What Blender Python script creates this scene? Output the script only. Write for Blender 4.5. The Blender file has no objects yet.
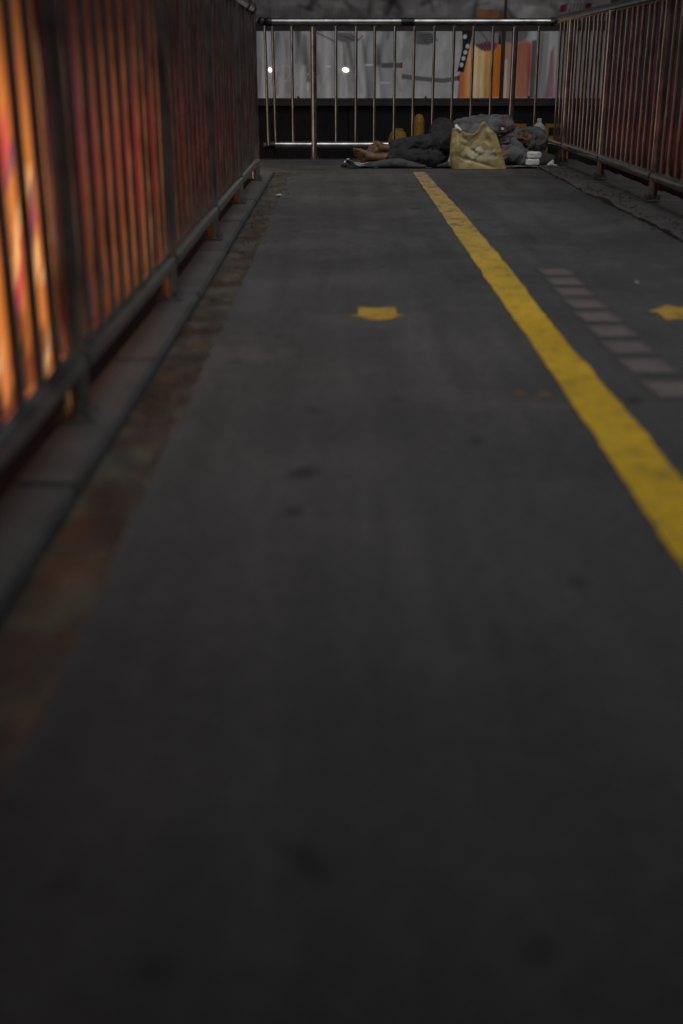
import bpy, bmesh, math, random
import numpy as np
from mathutils import Vector, Matrix, noise
R = math.radians
random.seed(7)
scene = bpy.context.scene
C = scene.collection

# ------------------------------------------------------------------ camera
cam_d = bpy.data.cameras.new('camera')
cam = bpy.data.objects.new('camera', cam_d); C.objects.link(cam)
cam.location = (0, 0, 0.70)
cam.rotation_euler = (R(90 - 20.79), 0, -0.0037)
cam_d.sensor_fit = 'VERTICAL'; cam_d.sensor_height = 36.0; cam_d.sensor_width = 24.0
cam_d.lens = 40.0
cam_d.clip_start = 0.05; cam_d.clip_end = 400
cam_d.dof.use_dof = True
cam_d.dof.focus_distance = 9.2
cam_d.dof.aperture_fstop = 1.65
scene.camera = cam

# ------------------------------------------------------------------ sky, sun, exposure
SUN_EL, SUN_AZ = 62.0, 150.0            # high, from behind the right shoulder, through thick cloud
w = bpy.data.worlds.new('World'); scene.world = w; w.use_nodes = True
nt = w.node_tree; nt.nodes.clear()
sky = nt.nodes.new('ShaderNodeTexSky'); sky.sky_type = 'NISHITA'; sky.sun_disc = False
sky.sun_elevation = R(SUN_EL); sky.sun_rotation = R(SUN_AZ)
hsv = nt.nodes.new('ShaderNodeHueSaturation'); hsv.inputs['Saturation'].default_value = 0.20
bg = nt.nodes.new('ShaderNodeBackground'); bg.inputs['Strength'].default_value = 0.12
wo = nt.nodes.new('ShaderNodeOutputWorld')
nt.links.new(sky.outputs[0], hsv.inputs['Color']); nt.links.new(hsv.outputs[0], bg.inputs['Color'])
nt.links.new(bg.outputs[0], wo.inputs['Surface'])
sd = bpy.data.lights.new('sun', 'SUN'); sd.energy = 0.8; sd.angle = R(40); sd.color = (1.0, 0.97, 0.93)
so = bpy.data.objects.new('sun', sd); C.objects.link(so)
az, el = R(SUN_AZ), R(SUN_EL)
sdir = Vector((math.sin(az) * math.cos(el), math.cos(az) * math.cos(el), math.sin(el)))
so.rotation_euler = sdir.to_track_quat('Z', 'Y').to_euler(); so.location = (0, 0, 20)
vs = scene.view_settings
vs.view_transform = 'Standard'; vs.look = 'None'; vs.gamma = 1; vs.use_curve_mapping = False
vs.exposure = 0.43
scene.render.engine = 'CYCLES'
cy = scene.cycles; cy.max_bounces = 6; cy.diffuse_bounces = 2; cy.glossy_bounces = 3; cy.transmission_bounces = 6
scene.render.resolution_x = 683; scene.render.resolution_y = 1024

# ------------------------------------------------------------------ helpers
def link(o, parent=None):
    C.objects.link(o)
    if parent is not None: o.parent = parent
    return o
def obj(name, data, mat=None, parent=None, loc=None, smooth=False):
    if isinstance(data, bmesh.types.BMesh):
        me = bpy.data.meshes.new(name); data.normal_update(); data.to_mesh(me); data.free()
    else: me = data
    if mat is not None and len(me.materials) == 0: me.materials.append(mat)
    if smooth:
        for p in me.polygons: p.use_smooth = True
    o = bpy.data.objects.new(name, me); link(o, parent)
    if loc is not None: o.location = loc
    return o
def empty(name, loc=(0, 0, 0)):
    o = bpy.data.objects.new(name, None); C.objects.link(o); o.location = loc; o.empty_display_size = 0.1
    return o
def tag(o, label=None, cat=None, group=None, kind=None):
    if label: o['label'] = label
    if cat: o['category'] = cat
    if group: o['group'] = group
    if kind: o['kind'] = kind
    return o
def box(bm, x0, x1, y0, y1, z0, z1, bev=0.0):
    r = bmesh.ops.create_cube(bm, size=1.0)
    vv = r['verts']
    for v in vv:
        v.co = Vector(((x0 + x1) / 2 + v.co.x * (x1 - x0), (y0 + y1) / 2 + v.co.y * (y1 - y0), (z0 + z1) / 2 + v.co.z * (z1 - z0)))
    if bev > 0:
        es = list({e for v in vv for e in v.link_edges})
        bmesh.ops.bevel(bm, geom=es, offset=bev, segments=2, affect='EDGES', clamp_overlap=True)
    return bm
def boxm(*a, **k): return box(bmesh.new(), *a, **k)
def tube(bm, pts, r, n=14, caps=True):
    pts = [Vector(p) for p in pts]; rs = r if isinstance(r, (list, tuple)) else [r] * len(pts)
    if caps:      # extra rings by the ends keep the side shading straight
        d0 = (pts[1] - pts[0]).normalized() * 0.0015; d1 = (pts[-2] - pts[-1]).normalized() * 0.0015
        pts = [pts[0], pts[0] + d0] + pts[1:-1] + [pts[-1] + d1, pts[-1]]; rs = [rs[0]] + list(rs) + [rs[-1]]
        if len(rs) > len(pts): rs = rs[:len(pts)]
    rings = []
    ref = None
    for i, p in enumerate(pts):
        d = (pts[min(i + 1, len(pts) - 1)] - pts[max(i - 1, 0)]).normalized()
        if ref is None:
            ref = d.orthogonal().normalized()
        ref = (ref - d * ref.dot(d)).normalized(); b = d.cross(ref)
        rings.append([bm.verts.new(p + (ref * math.cos(2 * math.pi * k / n) + b * math.sin(2 * math.pi * k / n)) * rs[i]) for k in range(n)])
    for a, b_ in zip(rings, rings[1:]):
        for k in range(n): bm.faces.new((a[k], a[(k + 1) % n], b_[(k + 1) % n], b_[k]))
    if caps:
        bm.faces.new(rings[0][::-1]); bm.faces.new(rings[-1])
    return bm
def tubem(*a, **k): return tube(bmesh.new(), *a, **k)
def lathe(profile, n=20):
    bm = bmesh.new(); rings = []
    for r, z in profile:
        rings.append([bm.verts.new((r * math.cos(2 * math.pi * k / n), r * math.sin(2 * math.pi * k / n), z)) for k in range(n)])
    for a, b in zip(rings, rings[1:]):
        for k in range(n): bm.faces.new((a[k], a[(k + 1) % n], b[(k + 1) % n], b[k]))
    bm.faces.new(rings[0][::-1]); bm.faces.new(rings[-1])
    return bm
def smooth_auto(o, ang=40):
    for p in o.data.polygons: p.use_smooth = True
    o.data.set_sharp_from_angle(angle=R(ang))
    return o

# ------------------------------------------------------------------ materials
def mat_new(name):
    m = bpy.data.materials.new(name); m.use_nodes = True
    n = m.node_tree.nodes; l = m.node_tree.links
    return m, n, l, n['Principled BSDF']
def nd(n, t, **kw):
    o = n.new(t)
    for k, v in kw.items(): setattr(o, k, v)
    return o
def ramp(n, l, fac, stops):
    r = n.new('ShaderNodeValToRGB'); e = r.color_ramp.elements
    while len(e) < len(stops): e.new(0.5)
    for el_, (p, c) in zip(e, stops):
        el_.position = p; el_.color = c if len(c) == 4 else (*c, 1)
    l.new(fac, r.inputs[0]); return r.outputs[0]
def tex_noise(n, l, scale, detail=6, rough=0.6, vec=None):
    t = n.new('ShaderNodeTexNoise'); t.inputs['Scale'].default_value = scale
    t.inputs['Detail'].default_value = detail; t.inputs['Roughness'].default_value = rough
    if vec is not None: l.new(vec, t.inputs['Vector'])
    return t.outputs['Fac']
def coords(n, l, scale=(1, 1, 1), kind='Object'):
    tc = n.new('ShaderNodeTexCoord'); mp = n.new('ShaderNodeMapping'); mp.inputs['Scale'].default_value = scale
    l.new(tc.outputs[kind], mp.inputs['Vector']); return mp.outputs[0]
def world_coords(n, l, scale=(1, 1, 1)):
    g = n.new('ShaderNodeNewGeometry'); mp = n.new('ShaderNodeMapping'); mp.inputs['Scale'].default_value = scale
    l.new(g.outputs['Position'], mp.inputs['Vector']); return mp.outputs[0]
def mixc(n, l, fac, a, b, mode='MIX'):
    m = n.new('ShaderNodeMix'); m.data_type = 'RGBA'; m.blend_type = mode
    for s, v in ((m.inputs[0], fac), (m.inputs[6], a), (m.inputs[7], b)):
        if isinstance(v, (int, float)): s.default_value = v
        elif isinstance(v, tuple): s.default_value = v if len(v) == 4 else (*v, 1)
        else: l.new(v, s)
    return m.outputs[2]
def bump(n, l, b, h, strength=0.3, dist=0.01):
    bp = n.new('ShaderNodeBump'); bp.inputs['Strength'].default_value = strength; bp.inputs['Distance'].default_value = dist
    l.new(h, bp.inputs['Height']); l.new(bp.outputs[0], b.inputs['Normal'])
def simple(name, col, rough=0.6, metal=0.0, var=0.25, vscale=12.0, bmp=0.0, bscale=80, spec=None):
    m, n, l, b = mat_new(name)
    v = world_coords(n, l)
    f = tex_noise(n, l, vscale, 5, 0.6, v)
    lo = tuple(c * (1 - var) for c in col); hi = tuple(min(1, c * (1 + var)) for c in col)
    l.new(ramp(n, l, f, [(0.3, lo), (0.7, hi)]), b.inputs['Base Color'])
    b.inputs['Roughness'].default_value = rough; b.inputs['Metallic'].default_value = metal
    if spec is not None: b.inputs['Specular IOR Level'].default_value = spec
    if bmp: bump(n, l, b, tex_noise(n, l, bscale, 4, 0.6, v), bmp, 0.004)
    return m

def nz(n, l, scale, vec):
    t = n.new('ShaderNodeTexNoise'); t.inputs['Scale'].default_value = scale; l.new(vec, t.inputs['Vector']); return t.outputs['Color']
def m_asphalt():
    m, n, l, b = mat_new('asphalt_coating')
    v = world_coords(n, l)
    big = tex_noise(n, l, 0.9, 2, 0.55, v)
    c1 = ramp(n, l, big, [(0.32, (0.032, 0.032, 0.0325)), (0.68, (0.059, 0.0585, 0.0585))])
    stre = tex_noise(n, l, 1.0, 2, 0.6, world_coords(n, l, (9, 0.5, 1)))
    c2 = mixc(n, l, 0.5, c1, ramp(n, l, stre, [(0.35, (0.6, 0.6, 0.6)), (0.65, (1.15, 1.15, 1.15))]), 'MULTIPLY')
    blot = tex_noise(n, l, 9.5, 1, 0.5, v)
    c3 = mixc(n, l, 1.0, c2, ramp(n, l, blot, [(0.245, (0.40, 0.40, 0.40)), (0.305, (1, 1, 1))]), 'MULTIPLY')
    gr = tex_noise(n, l, 240, 1, 0.7, v)
    c4 = mixc(n, l, 0.8, c3, ramp(n, l, gr, [(0.3, (0.62, 0.62, 0.62)), (0.7, (1.35, 1.35, 1.35))]), 'MULTIPLY')
    dust = tex_noise(n, l, 2.2, 5, 0.7, v)
    c5 = mixc(n, l, ramp(n, l, dust, [(0.52, (0, 0, 0)), (0.72, (0.6, 0.6, 0.6))]), c4, (0.080, 0.077, 0.073))
    mid = tex_noise(n, l, 34, 3, 0.65, v)
    c6 = mixc(n, l, 0.6, c5, ramp(n, l, mid, [(0.32, (0.6,) * 3), (0.68, (1.3,) * 3)]), 'MULTIPLY')
    l.new(c6, b.inputs['Base Color'])
    l.new(ramp(n, l, dust, [(0.3, (0.62,) * 3), (0.7, (0.8,) * 3)]), b.inputs['Roughness'])
    b.inputs['Specular IOR Level'].default_value = 0.3
    bump(n, l, b, gr, 0.5, 0.003)
    return m
def m_concrete(name, col, moss=None, wet=False):
    m, n, l, b = mat_new(name)
    v = world_coords(n, l)
    f = tex_noise(n, l, 4, 8, 0.65, v)
    lo = tuple(c * 0.6 for c in col); hi = tuple(c * 1.3 for c in col)
    c = ramp(n, l, f, [(0.3, lo), (0.7, hi)])
    g = tex_noise(n, l, 45, 6, 0.7, v)
    c = mixc(n, l, 0.8, c, ramp(n, l, g, [(0.3, (0.55,) * 3), (0.7, (1.3,) * 3)]), 'MULTIPLY')
    if moss:
        mo = tex_noise(n, l, 9.0, 6, 0.7, v)
        c = mixc(n, l, ramp(n, l, mo, [(0.45, (0, 0, 0)), (0.62, (0.9,) * 3)]), c, moss)
        dk = tex_noise(n, l, 11.0, 5, 0.65, world_coords(n, l, (1, 0.5, 1)))
        c = mixc(n, l, ramp(n, l, dk, [(0.46, (0.85,) * 3), (0.6, (0, 0, 0))]), c, (0.014, 0.012, 0.010))
    l.new(c, b.inputs['Base Color'])
    if wet:
        wn = tex_noise(n, l, 2.6, 5, 0.6, v)
        l.new(ramp(n, l, wn, [(0.42, (0.12,) * 3), (0.6, (0.7,) * 3)]), b.inputs['Roughness'])
    else: b.inputs['Roughness'].default_value = 0.85
    bump(n, l, b, g, 0.45, 0.006)
    return m
def m_paint(name, col, wear=0.45, soft=0.12, far=None, feather=False):
    m, n, l, b = mat_new(name)
    v = world_coords(n, l)
    f = tex_noise(n, l, 16, 9, 0.72, v)
    g = tex_noise(n, l, 2.4, 4, 0.6, v)
    paint = ramp(n, l, g, [(0.3, tuple(c * 0.62 for c in col)), (0.7, col)])
    dirt = tex_noise(n, l, 60, 5, 0.7, v)
    paint = mixc(n, l, 0.7, paint, ramp(n, l, dirt, [(0.3, (0.6,) * 3), (0.65, (1.1,) * 3)]), 'MULTIPLY')
    fsrc = f
    if far:       # the paint gets older and more scuffed further along the walkway
        sp = n.new('ShaderNodeSeparateXYZ'); l.new(v, sp.inputs[0])
        mr = n.new('ShaderNodeMapRange'); mr.inputs[1].default_value = 3.5; mr.inputs[2].default_value = 8.5; l.new(sp.outputs[1], mr.inputs[0])
        paint = mixc(n, l, mr.outputs[0], paint, mixc(n, l, 0.9, paint, far))
        mm = n.new('ShaderNodeMath'); mm.operation = 'MULTIPLY_ADD'; mm.inputs[1].default_value = -0.09; l.new(mr.outputs[0], mm.inputs[0]); l.new(f, mm.inputs[2]); fsrc = mm.outputs[0]
    k = ramp(n, l, fsrc, [(wear - soft, (0, 0, 0)), (wear + soft, (1, 1, 1))])
    if feather:   # colour thins out towards the rim of each mark
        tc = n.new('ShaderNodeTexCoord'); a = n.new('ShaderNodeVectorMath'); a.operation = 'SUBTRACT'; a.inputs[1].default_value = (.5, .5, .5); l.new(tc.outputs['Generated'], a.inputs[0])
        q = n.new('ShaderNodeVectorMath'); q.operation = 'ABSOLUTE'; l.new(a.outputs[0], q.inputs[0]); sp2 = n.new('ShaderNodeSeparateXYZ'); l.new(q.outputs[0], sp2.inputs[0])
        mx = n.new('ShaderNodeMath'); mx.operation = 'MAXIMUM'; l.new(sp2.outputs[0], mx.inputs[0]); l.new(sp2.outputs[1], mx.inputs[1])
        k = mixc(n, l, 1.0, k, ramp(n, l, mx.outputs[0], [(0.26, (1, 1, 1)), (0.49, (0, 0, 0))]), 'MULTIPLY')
    l.new(mixc(n, l, k, (0.042, 0.041, 0.040), paint), b.inputs['Base Color'])
    b.inputs['Roughness'].default_value = 0.7
    b.inputs['Specular IOR Level'].default_value = 0.3
    bump(n, l, b, dirt, 0.3, 0.003)
    return m
def m_steel(name='stainless_steel', col=(0.40, 0.385, 0.365), rough=(0.10, 0.24), grime_amt=0.55):
    m, n, l, b = mat_new(name)
    v = world_coords(n, l)
    f = tex_noise(n, l, 9, 3, 0.6, v)
    st = tex_noise(n, l, 3.0, 3, 0.7, world_coords(n, l, (30, 30, 1.2)))
    c = ramp(n, l, f, [(0.35, tuple(x * 0.6 for x in col)), (0.7, tuple(x * 1.15 for x in col))])
    grime = ramp(n, l, st, [(0.5, (0, 0, 0)), (0.75, (grime_amt,) * 3)])
    c = mixc(n, l, grime, c, (0.06, 0.045, 0.03))
    l.new(c, b.inputs['Base Color'])
    b.inputs['Metallic'].default_value = 0.92
    l.new(ramp(n, l, f, [(0.3, (rough[0],) * 3), (0.75, (rough[1],) * 3)]), b.inputs['Roughness'])
    return m
def m_print(name, emit=0.0, rough=0.35, gloss=0.4, cloth=False):
    m, n, l, b = mat_new(name)
    a = n.new('ShaderNodeAttribute'); a.attribute_name = 'print'
    v = world_coords(n, l)
    g = tex_noise(n, l, 2.0, 5, 0.6, v)
    c = mixc(n, l, 0.5, a.outputs['Color'], ramp(n, l, g, [(0.3, (0.75,) * 3), (0.7, (1.1,) * 3)]), 'MULTIPLY')
    l.new(c, b.inputs['Base Color'])
    b.inputs['Roughness'].default_value = rough
    b.inputs['Specular IOR Level'].default_value = gloss
    if emit:
        l.new(c, b.inputs['Emission Color']); b.inputs['Emission Strength'].default_value = emit
    if cloth: bump(n, l, b, tex_noise(n, l, 400, 3, 0.6, v), 0.25, 0.002)
    return m
def m_cloth(name, col, var=0.35, bmp=0.5):
    m, n, l, b = mat_new(name)
    v = world_coords(n, l)
    f = tex_noise(n, l, 10, 6, 0.6, v); g = tex_noise(n, l, 300, 4, 0.7, v)
    c = ramp(n, l, f, [(0.3, tuple(x * (1 - var) for x in col)), (0.7, tuple(x * (1 + var) for x in col))])
    c = mixc(n, l, 0.7, c, ramp(n, l, g, [(0.3, (0.55,) * 3), (0.7, (1.4,) * 3)]), 'MULTIPLY')
    l.new(c, b.inputs['Base Color'])
    b.inputs['Roughness'].default_value = 0.92; b.inputs['Specular IOR Level'].default_value = 0.15
    wv = tex_noise(n, l, 26, 5, 0.55, v)
    bump(n, l, b, wv, bmp, 0.02)
    return m

M = {}
M['asphalt'] = m_asphalt()
M['street'] = simple('street_asphalt', (0.035, 0.034, 0.033), 0.85, vscale=3, bmp=0.3)
M['kerb'] = m_concrete('kerb_concrete', (0.043, 0.0425, 0.0425))
M['gutter'] = m_concrete('mossy_gutter', (0.058, 0.052, 0.038), moss=(0.042, 0.044, 0.020), wet=True)
M['rough_conc'] = m_concrete('broken_concrete', (0.046, 0.0445, 0.042))
M['yellow'] = m_paint('worn_yellow_paint', (0.56, 0.36, 0.008), 0.375, 0.09, far=(0.27, 0.19, 0.10))
M['arrow'] = m_paint('arrow_yellow_paint', (0.46, 0.285, 0.03), 0.39, 0.10)
M['spot'] = m_paint('faint_paint_spot', (0.17, 0.115, 0.03), 0.44, 0.1)
M['patch'] = m_paint('pale_patch_tone', (0.165, 0.140, 0.132), 0.42, 0.28, feather=True)
M['joint'] = simple('joint_metal', (0.14, 0.10, 0.05), 0.5, 0.3, vscale=20)
M['steel'] = m_steel()
M['rail'] = m_steel('dull_rail_steel', (0.38, 0.375, 0.365), (0.10, 0.22), 0.0)
M['black_metal'] = simple('dark_clamp_metal', (0.03, 0.03, 0.03), 0.4, 0.8)
M['plate'] = simple('grimy_plate_metal', (0.07, 0.068, 0.065), 0.75, 0.3, vscale=20)
M['frame'] = simple('billboard_frame_metal', (0.07, 0.065, 0.058), 0.55, 0.2, vscale=6)
M['panel'] = simple('dark_wall_panel', (0.032, 0.032, 0.033), 0.75, vscale=5, spec=0.2)
M['yplastic'] = simple('yellow_plastic', (0.36, 0.22, 0.02), 0.55, vscale=9, var=0.2)
M['trousers'] = m_cloth('dark_trouser_cloth', (0.026, 0.026, 0.0275))
M['jacket'] = m_cloth('grey_jacket_cloth', (0.098, 0.098, 0.101))
M['grey_cloth'] = m_cloth('grey_blanket_cloth', (0.05, 0.05, 0.052))
M['foil'] = simple('pale_plastic_sheet', (0.50, 0.50, 0.49), 0.45, vscale=8, bmp=0.4, bscale=25)
M['paper'] = simple('old_newsprint', (0.33, 0.315, 0.29), 0.85, vscale=30, var=0.35)
M['white'] = simple('white_tissue_pack', (0.62, 0.61, 0.57), 0.5, vscale=30, var=0.18, bmp=0.5, bscale=60)
M['rubber'] = simple('black_rubber', (0.012, 0.012, 0.012), 0.6)
M['whitemark'] = simple('pale_strap_mark', (0.5, 0.5, 0.5), 0.6)
M['redprint'] = simple('red_emblem_print', (0.24, 0.025, 0.022), 0.8, vscale=60, var=0.4)
M['whiteprint'] = simple('white_emblem_print', (0.6, 0.6, 0.58), 0.8, vscale=60)
M['darkprint'] = simple('black_emblem_print', (0.02, 0.02, 0.02), 0.8)
M['roof'] = simple('added_roof_sheet', (0.12, 0.12, 0.12), 0.7, vscale=4)
M['cream'] = simple('reflector_cream_paint', (0.55, 0.50, 0.42), 0.8, vscale=3, var=0.12)
M['column'] = simple('added_column_paint', (0.16, 0.16, 0.155), 0.6, vscale=5)
def m_skin():
    m, n, l, b = mat_new('weathered_skin')
    v = world_coords(n, l)
    f = tex_noise(n, l, 22, 6, 0.65, v)
    l.new(ramp(n, l, f, [(0.3, (0.052, 0.025, 0.010)), (0.7, (0.115, 0.058, 0.023))]), b.inputs['Base Color'])
    b.inputs['Roughness'].default_value = 0.6
    bump(n, l, b, tex_noise(n, l, 160, 4, 0.6, v), 0.3, 0.003)
    return m
M['skin'] = m_skin()
M['hair'] = simple('dark_hair', (0.015, 0.012, 0.010), 0.6)
def m_plastic_clear():
    m, n, l, b = mat_new('clear_bottle_plastic')
    b.inputs['Base Color'].default_value = (0.9, 0.93, 0.94, 1)
    b.inputs['Transmission Weight'].default_value = 0.65
    b.inputs['IOR'].default_value = 1.25
    b.inputs['Roughness'].default_value = 0.14
    v = world_coords(n, l)
    return m
M['clear'] = m_plastic_clear()
def m_glint():  # glow of the reflection spots on the billboard
    m, n, l, b = mat_new('lamp_reflection_glow')
    b.inputs['Base Color'].default_value = (0.9, 0.9, 0.8, 1)
    b.inputs['Emission Color'].default_value = (1.0, 1.0, 0.82, 1)
    b.inputs['Emission Strength'].default_value = 2.2
    return m
M['glint'] = m_glint()

# ------------------------------------------------------------------ the deck and the ground
def zd(y): return 0.05 * min(1.0, max(0.0, (y - 4.0) / 5.0))     # the walkway rises gently towards its end
LX, RX, BY = -0.56, 1.82, 10.23

bm = bmesh.new()
box(bm, -160, 160, -160, 160, -0.9, -0.62)
tag(obj('ground', bm, M['street']), kind='structure')

def strip_profile(name, x0f, x1f, ys, dz, mat, parent=None, thick=0.12, nx=1):
    bm = bmesh.new(); rows = []
    for y in ys:
        a, b_ = x0f(y), x1f(y)
        rows.append(([bm.verts.new((a + (b_ - a) * k / nx, y, zd(y) + dz)) for k in range(nx + 1)],
                     [bm.verts.new((a + (b_ - a) * k / nx, y, zd(y) + dz - thick)) for k in range(nx + 1)]))
    for (t0, b0), (t1, b1) in zip(rows, rows[1:]):
        for k in range(nx):
            bm.faces.new((t0[k], t0[k + 1], t1[k + 1], t1[k]))
            bm.faces.new((b0[k + 1], b0[k], b1[k], b1[k + 1]))
        bm.faces.new((t0[0], t1[0], b1[0], b0[0])); bm.faces.new((t1[nx], t0[nx], b0[nx], b1[nx]))
    t, b_ = rows[0]
    for k in range(nx): bm.faces.new((t[k + 1], t[k], b_[k], b_[k + 1]))
    t, b_ = rows[-1]
    for k in range(nx): bm.faces.new((t[k], t[k + 1], b_[k + 1], b_[k]))
    return obj(name, bm, mat, parent)
def frange(a, b, s):
    n = int(round((b - a) / s)); return [a + (b - a) * i / n for i in range(n + 1)]

YS = frange(-12, 8.944, 0.1)
walk = strip_profile('walkway', lambda y: -0.35 + 0.010 * noise.noise((0.0, y * 1.9, 3.1)) + 0.006 * noise.noise((0, y * 7, 1)),
                     lambda y: 1.57 + 0.022 * noise.noise((0.0, y * 2.3, 9.1)) + 0.012 * noise.noise((0, y * 9, 4)), YS, 0.0, M['asphalt'], thick=0.19)
tag(walk, kind='structure')
slab = strip_profile('deck_slab', lambda y: -0.60, lambda y: 2.05, frange(-12, 10.4, 0.5), -0.20, M['rough_conc'], thick=0.12)
tag(slab, kind='structure')
gut = strip_profile('gutter', lambda y: -0.466, lambda y: -0.352 + 0.012 * noise.noise((0.0, y * 1.9, 3.1)), frange(-12, 8.94, 0.1), -0.006, M['gutter'], thick=0.19)
tag(gut, kind='structure')

# kerb stones on both sides and the back kerb
kl = tag(empty('kerb_left', (0, 0, 0)), kind='structure')
y = -12.0
while y < 8.5:
    L = 20.93 / 21
    bm = boxm(-0.598, -0.476, -L / 2 + .004, L / 2 - .004, -0.19, 0.012, bev=0.007)
    o = obj('kerb_stone', bm, M['kerb'], kl)
    yc = y + L / 2; o.location = (random.uniform(-.003, .003), yc, zd(yc) + random.uniform(-.003, .002))
    o.rotation_euler = (math.atan2(zd(yc + .5) - zd(yc - .5), 1.0), 0, random.uniform(-.003, .003)); y += L
kr = strip_profile('kerb_right', lambda y: 1.575 + 0.012 * noise.noise((2, y * 3.0, 5.5)) + 0.02 * noise.noise((2, y * 11, 5.5)),
                   lambda y: 2.04, frange(-12, 10.1, 0.06), 0.012, M['rough_conc'], thick=0.20, nx=6)
for v in kr.data.vertices:
    if v.co.z > zd(v.co.y) + 0.005: v.co.z += 0.012 * noise.noise((v.co.x * 9, v.co.y * 6, 0.3)) + 0.008 * noise.noise((v.co.x * 25, v.co.y * 20, 4.3))
tag(kr, kind='structure')
tag(obj('kerb_back', boxm(-0.75, 2.04, 10.13, 10.42, -0.1, 0.056, bev=0.006), M['kerb']), kind='structure')
tag(strip_profile('end_slab', lambda y: -0.74, lambda y: 1.585, frange(8.967, 10.125, .1), 0.0, M['asphalt'], thick=.05), kind='structure')
obj('joint_strip', boxm(-0.60, 1.57, 8.946, 8.965, 0.03, zd(8.95) + 0.004, bev=0.001), M['joint'], walk)

# painted markings and pale patches, each a thin coat on the walkway
def lerp_pts(pts, y):
    for (y0, x0), (y1, x1) in zip(pts, pts[1:]):
        if y0 <= y <= y1: return x0 + (x1 - x0) * (y - y0) / (y1 - y0)
    return pts[0][1] if y < pts[0][0] else pts[-1][1]
LE = [(-4, .50), (1.6, .528), (2.2, .537), (3.2, .551), (4.5, .557), (6.3, .562), (8.9, .569)]
RE = [(-4, .62), (2.0, .643), (2.44, .651), (3.3, .652), (4.5, .678), (6.3, .681), (8.9, .660)]
line = strip_profile('painted_line', lambda y: lerp_pts(LE, y) + 0.006 * noise.noise((1, y * 5, 0)) + 0.004 * noise.noise((1, y * 16, 0)),
                     lambda y: lerp_pts(RE, y) + 0.007 * noise.noise((5, y * 5, 0)) + 0.005 * noise.noise((5, y * 16, 0)),
                     frange(-4, 8.93, 0.04), 0.004, M['yellow'], walk, thick=0.003)
def flat_poly(name, pts, mat, dz=0.002):
    bm = bmesh.new()
    vs_ = [bm.verts.new((x, y, zd(y) + dz)) for x, y in pts]
    f = bm.faces.new(vs_)
    if f.normal.z < 0: f.normal_flip()
    bm.normal_update()
    if bm.faces[:][0].normal.z < 0: bm.faces[:][0].normal_flip()
    r = bmesh.ops.extrude_face_region(bm, geom=bm.faces[:])
    for g in r['geom']:
        if isinstance(g, bmesh.types.BMVert): g.co.z -= 0.004
    bmesh.ops.recalc_face_normals(bm, faces=bm.faces[:])
    return obj(name, bm, mat, walk)
flat_poly('painted_arrow', [(0.068, 3.735), (0.10, 3.725), (0.13, 3.718), (0.16, 3.735), (0.192, 3.728), (0.190, 3.612), (0.214, 3.603), (0.190, 3.592), (0.176, 3.555), (0.135, 3.528), (0.112, 3.530), (0.082, 3.558), (0.070, 3.588), (0.036, 3.590), (0.034, 3.598), (0.067, 3.608)], M['arrow'])
flat_poly('painted_arrow', [(1.025, 3.53), (1.06, 3.54), (1.09, 3.525), (1.150, 3.53), (1.150, 3.655), (1.19, 3.662), (1.09, 3.77), (1.05, 3.71), (1.0, 3.655), (1.03, 3.648)], M['arrow'])
for cx, cy, s in ((0.438, 2.646, .016), (0.494, 2.63, .018), (0.476, 2.60, .008)):
    flat_poly('paint_spot', [(cx + s * math.cos(a) * random.uniform(.5, 1.1), cy + 1.7 * s * math.sin(a) * random.uniform(.5, 1.1)) for a in [k * math.pi / 4.5 for k in range(9)]], M['spot'])
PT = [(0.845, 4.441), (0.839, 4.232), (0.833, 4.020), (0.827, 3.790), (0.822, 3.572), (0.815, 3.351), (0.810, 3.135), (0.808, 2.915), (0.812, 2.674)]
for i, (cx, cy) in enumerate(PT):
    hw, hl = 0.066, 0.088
    flat_poly('pale_patch', [(cx - hw + .012, cy - hl), (cx + hw + .004, cy - hl + .01), (cx + hw - .012, cy + hl), (cx - hw - .002, cy + hl - .008)], M['patch'])  # row of pale patches, thinning out at the edges

# litter-sized stones on the rough strip
bm = bmesh.new()
rs = random.Random(3)
for i in range(260):
    side = rs.random() < 0.8
    yy = rs.uniform(4.5, 9.8); xx = rs.uniform(1.54, 1.74) if side else rs.uniform(-0.45, -0.3)
    r = rs.uniform(0.003, 0.009)
    q = bmesh.ops.create_icosphere(bm, subdivisions=1, radius=r)
    for v in q['verts']:
        v.co = Vector((v.co.x * rs.uniform(.8, 1.3) + xx, v.co.y + yy, v.co.z * .6 + zd(yy) + (0.016 if side and xx > 1.6 else 0) + r * .3))
tag(obj('gravel', bm, M['rough_conc']), 'small grey grit scattered along the broken edge of the walkway', 'gravel', kind='stuff')

# ------------------------------------------------------------------ railings
def cyl_mesh(name, r, z0, z1, n=14):
    bm = tubem([(0, 0, z0), (0, 0, z1)], r, n)
    me = bpy.data.meshes.new(name); bm.normal_update(); bm.to_mesh(me); bm.free()
    for p in me.polygons: p.use_smooth = len(p.vertices) == 4
    me.materials.append(M['steel']); return me
def to_me(name, bm, mat, smooth=True):
    me = bpy.data.meshes.new(name); bm.normal_update(); bm.to_mesh(me); bm.free(); me.materials.append(mat)
    if smooth:
        for p in me.polygons: p.use_smooth = True
        me.set_sharp_from_angle(angle=R(40))
    return me
BAR = cyl_mesh('baluster', 0.0105, 0.125, 1.055, 12)
BARB = cyl_mesh('baluster_back', 0.0120, 0.125, 1.065, 12)
POST = cyl_mesh('post', 0.0255, 0.0, 1.06, 18)
PLATE = to_me('base_plate', boxm(-0.042, 0.042, -0.042, 0.042, 0.0, 0.006, bev=0.002), M['plate'])
BOLT = to_me('bolt', lathe([(0.0, 0.0), (0.009, 0.0), (0.009, 0.008), (0.005, 0.009), (0.005, 0.022), (0.0, 0.0225)][1:-1], 8), M['plate'])
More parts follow.
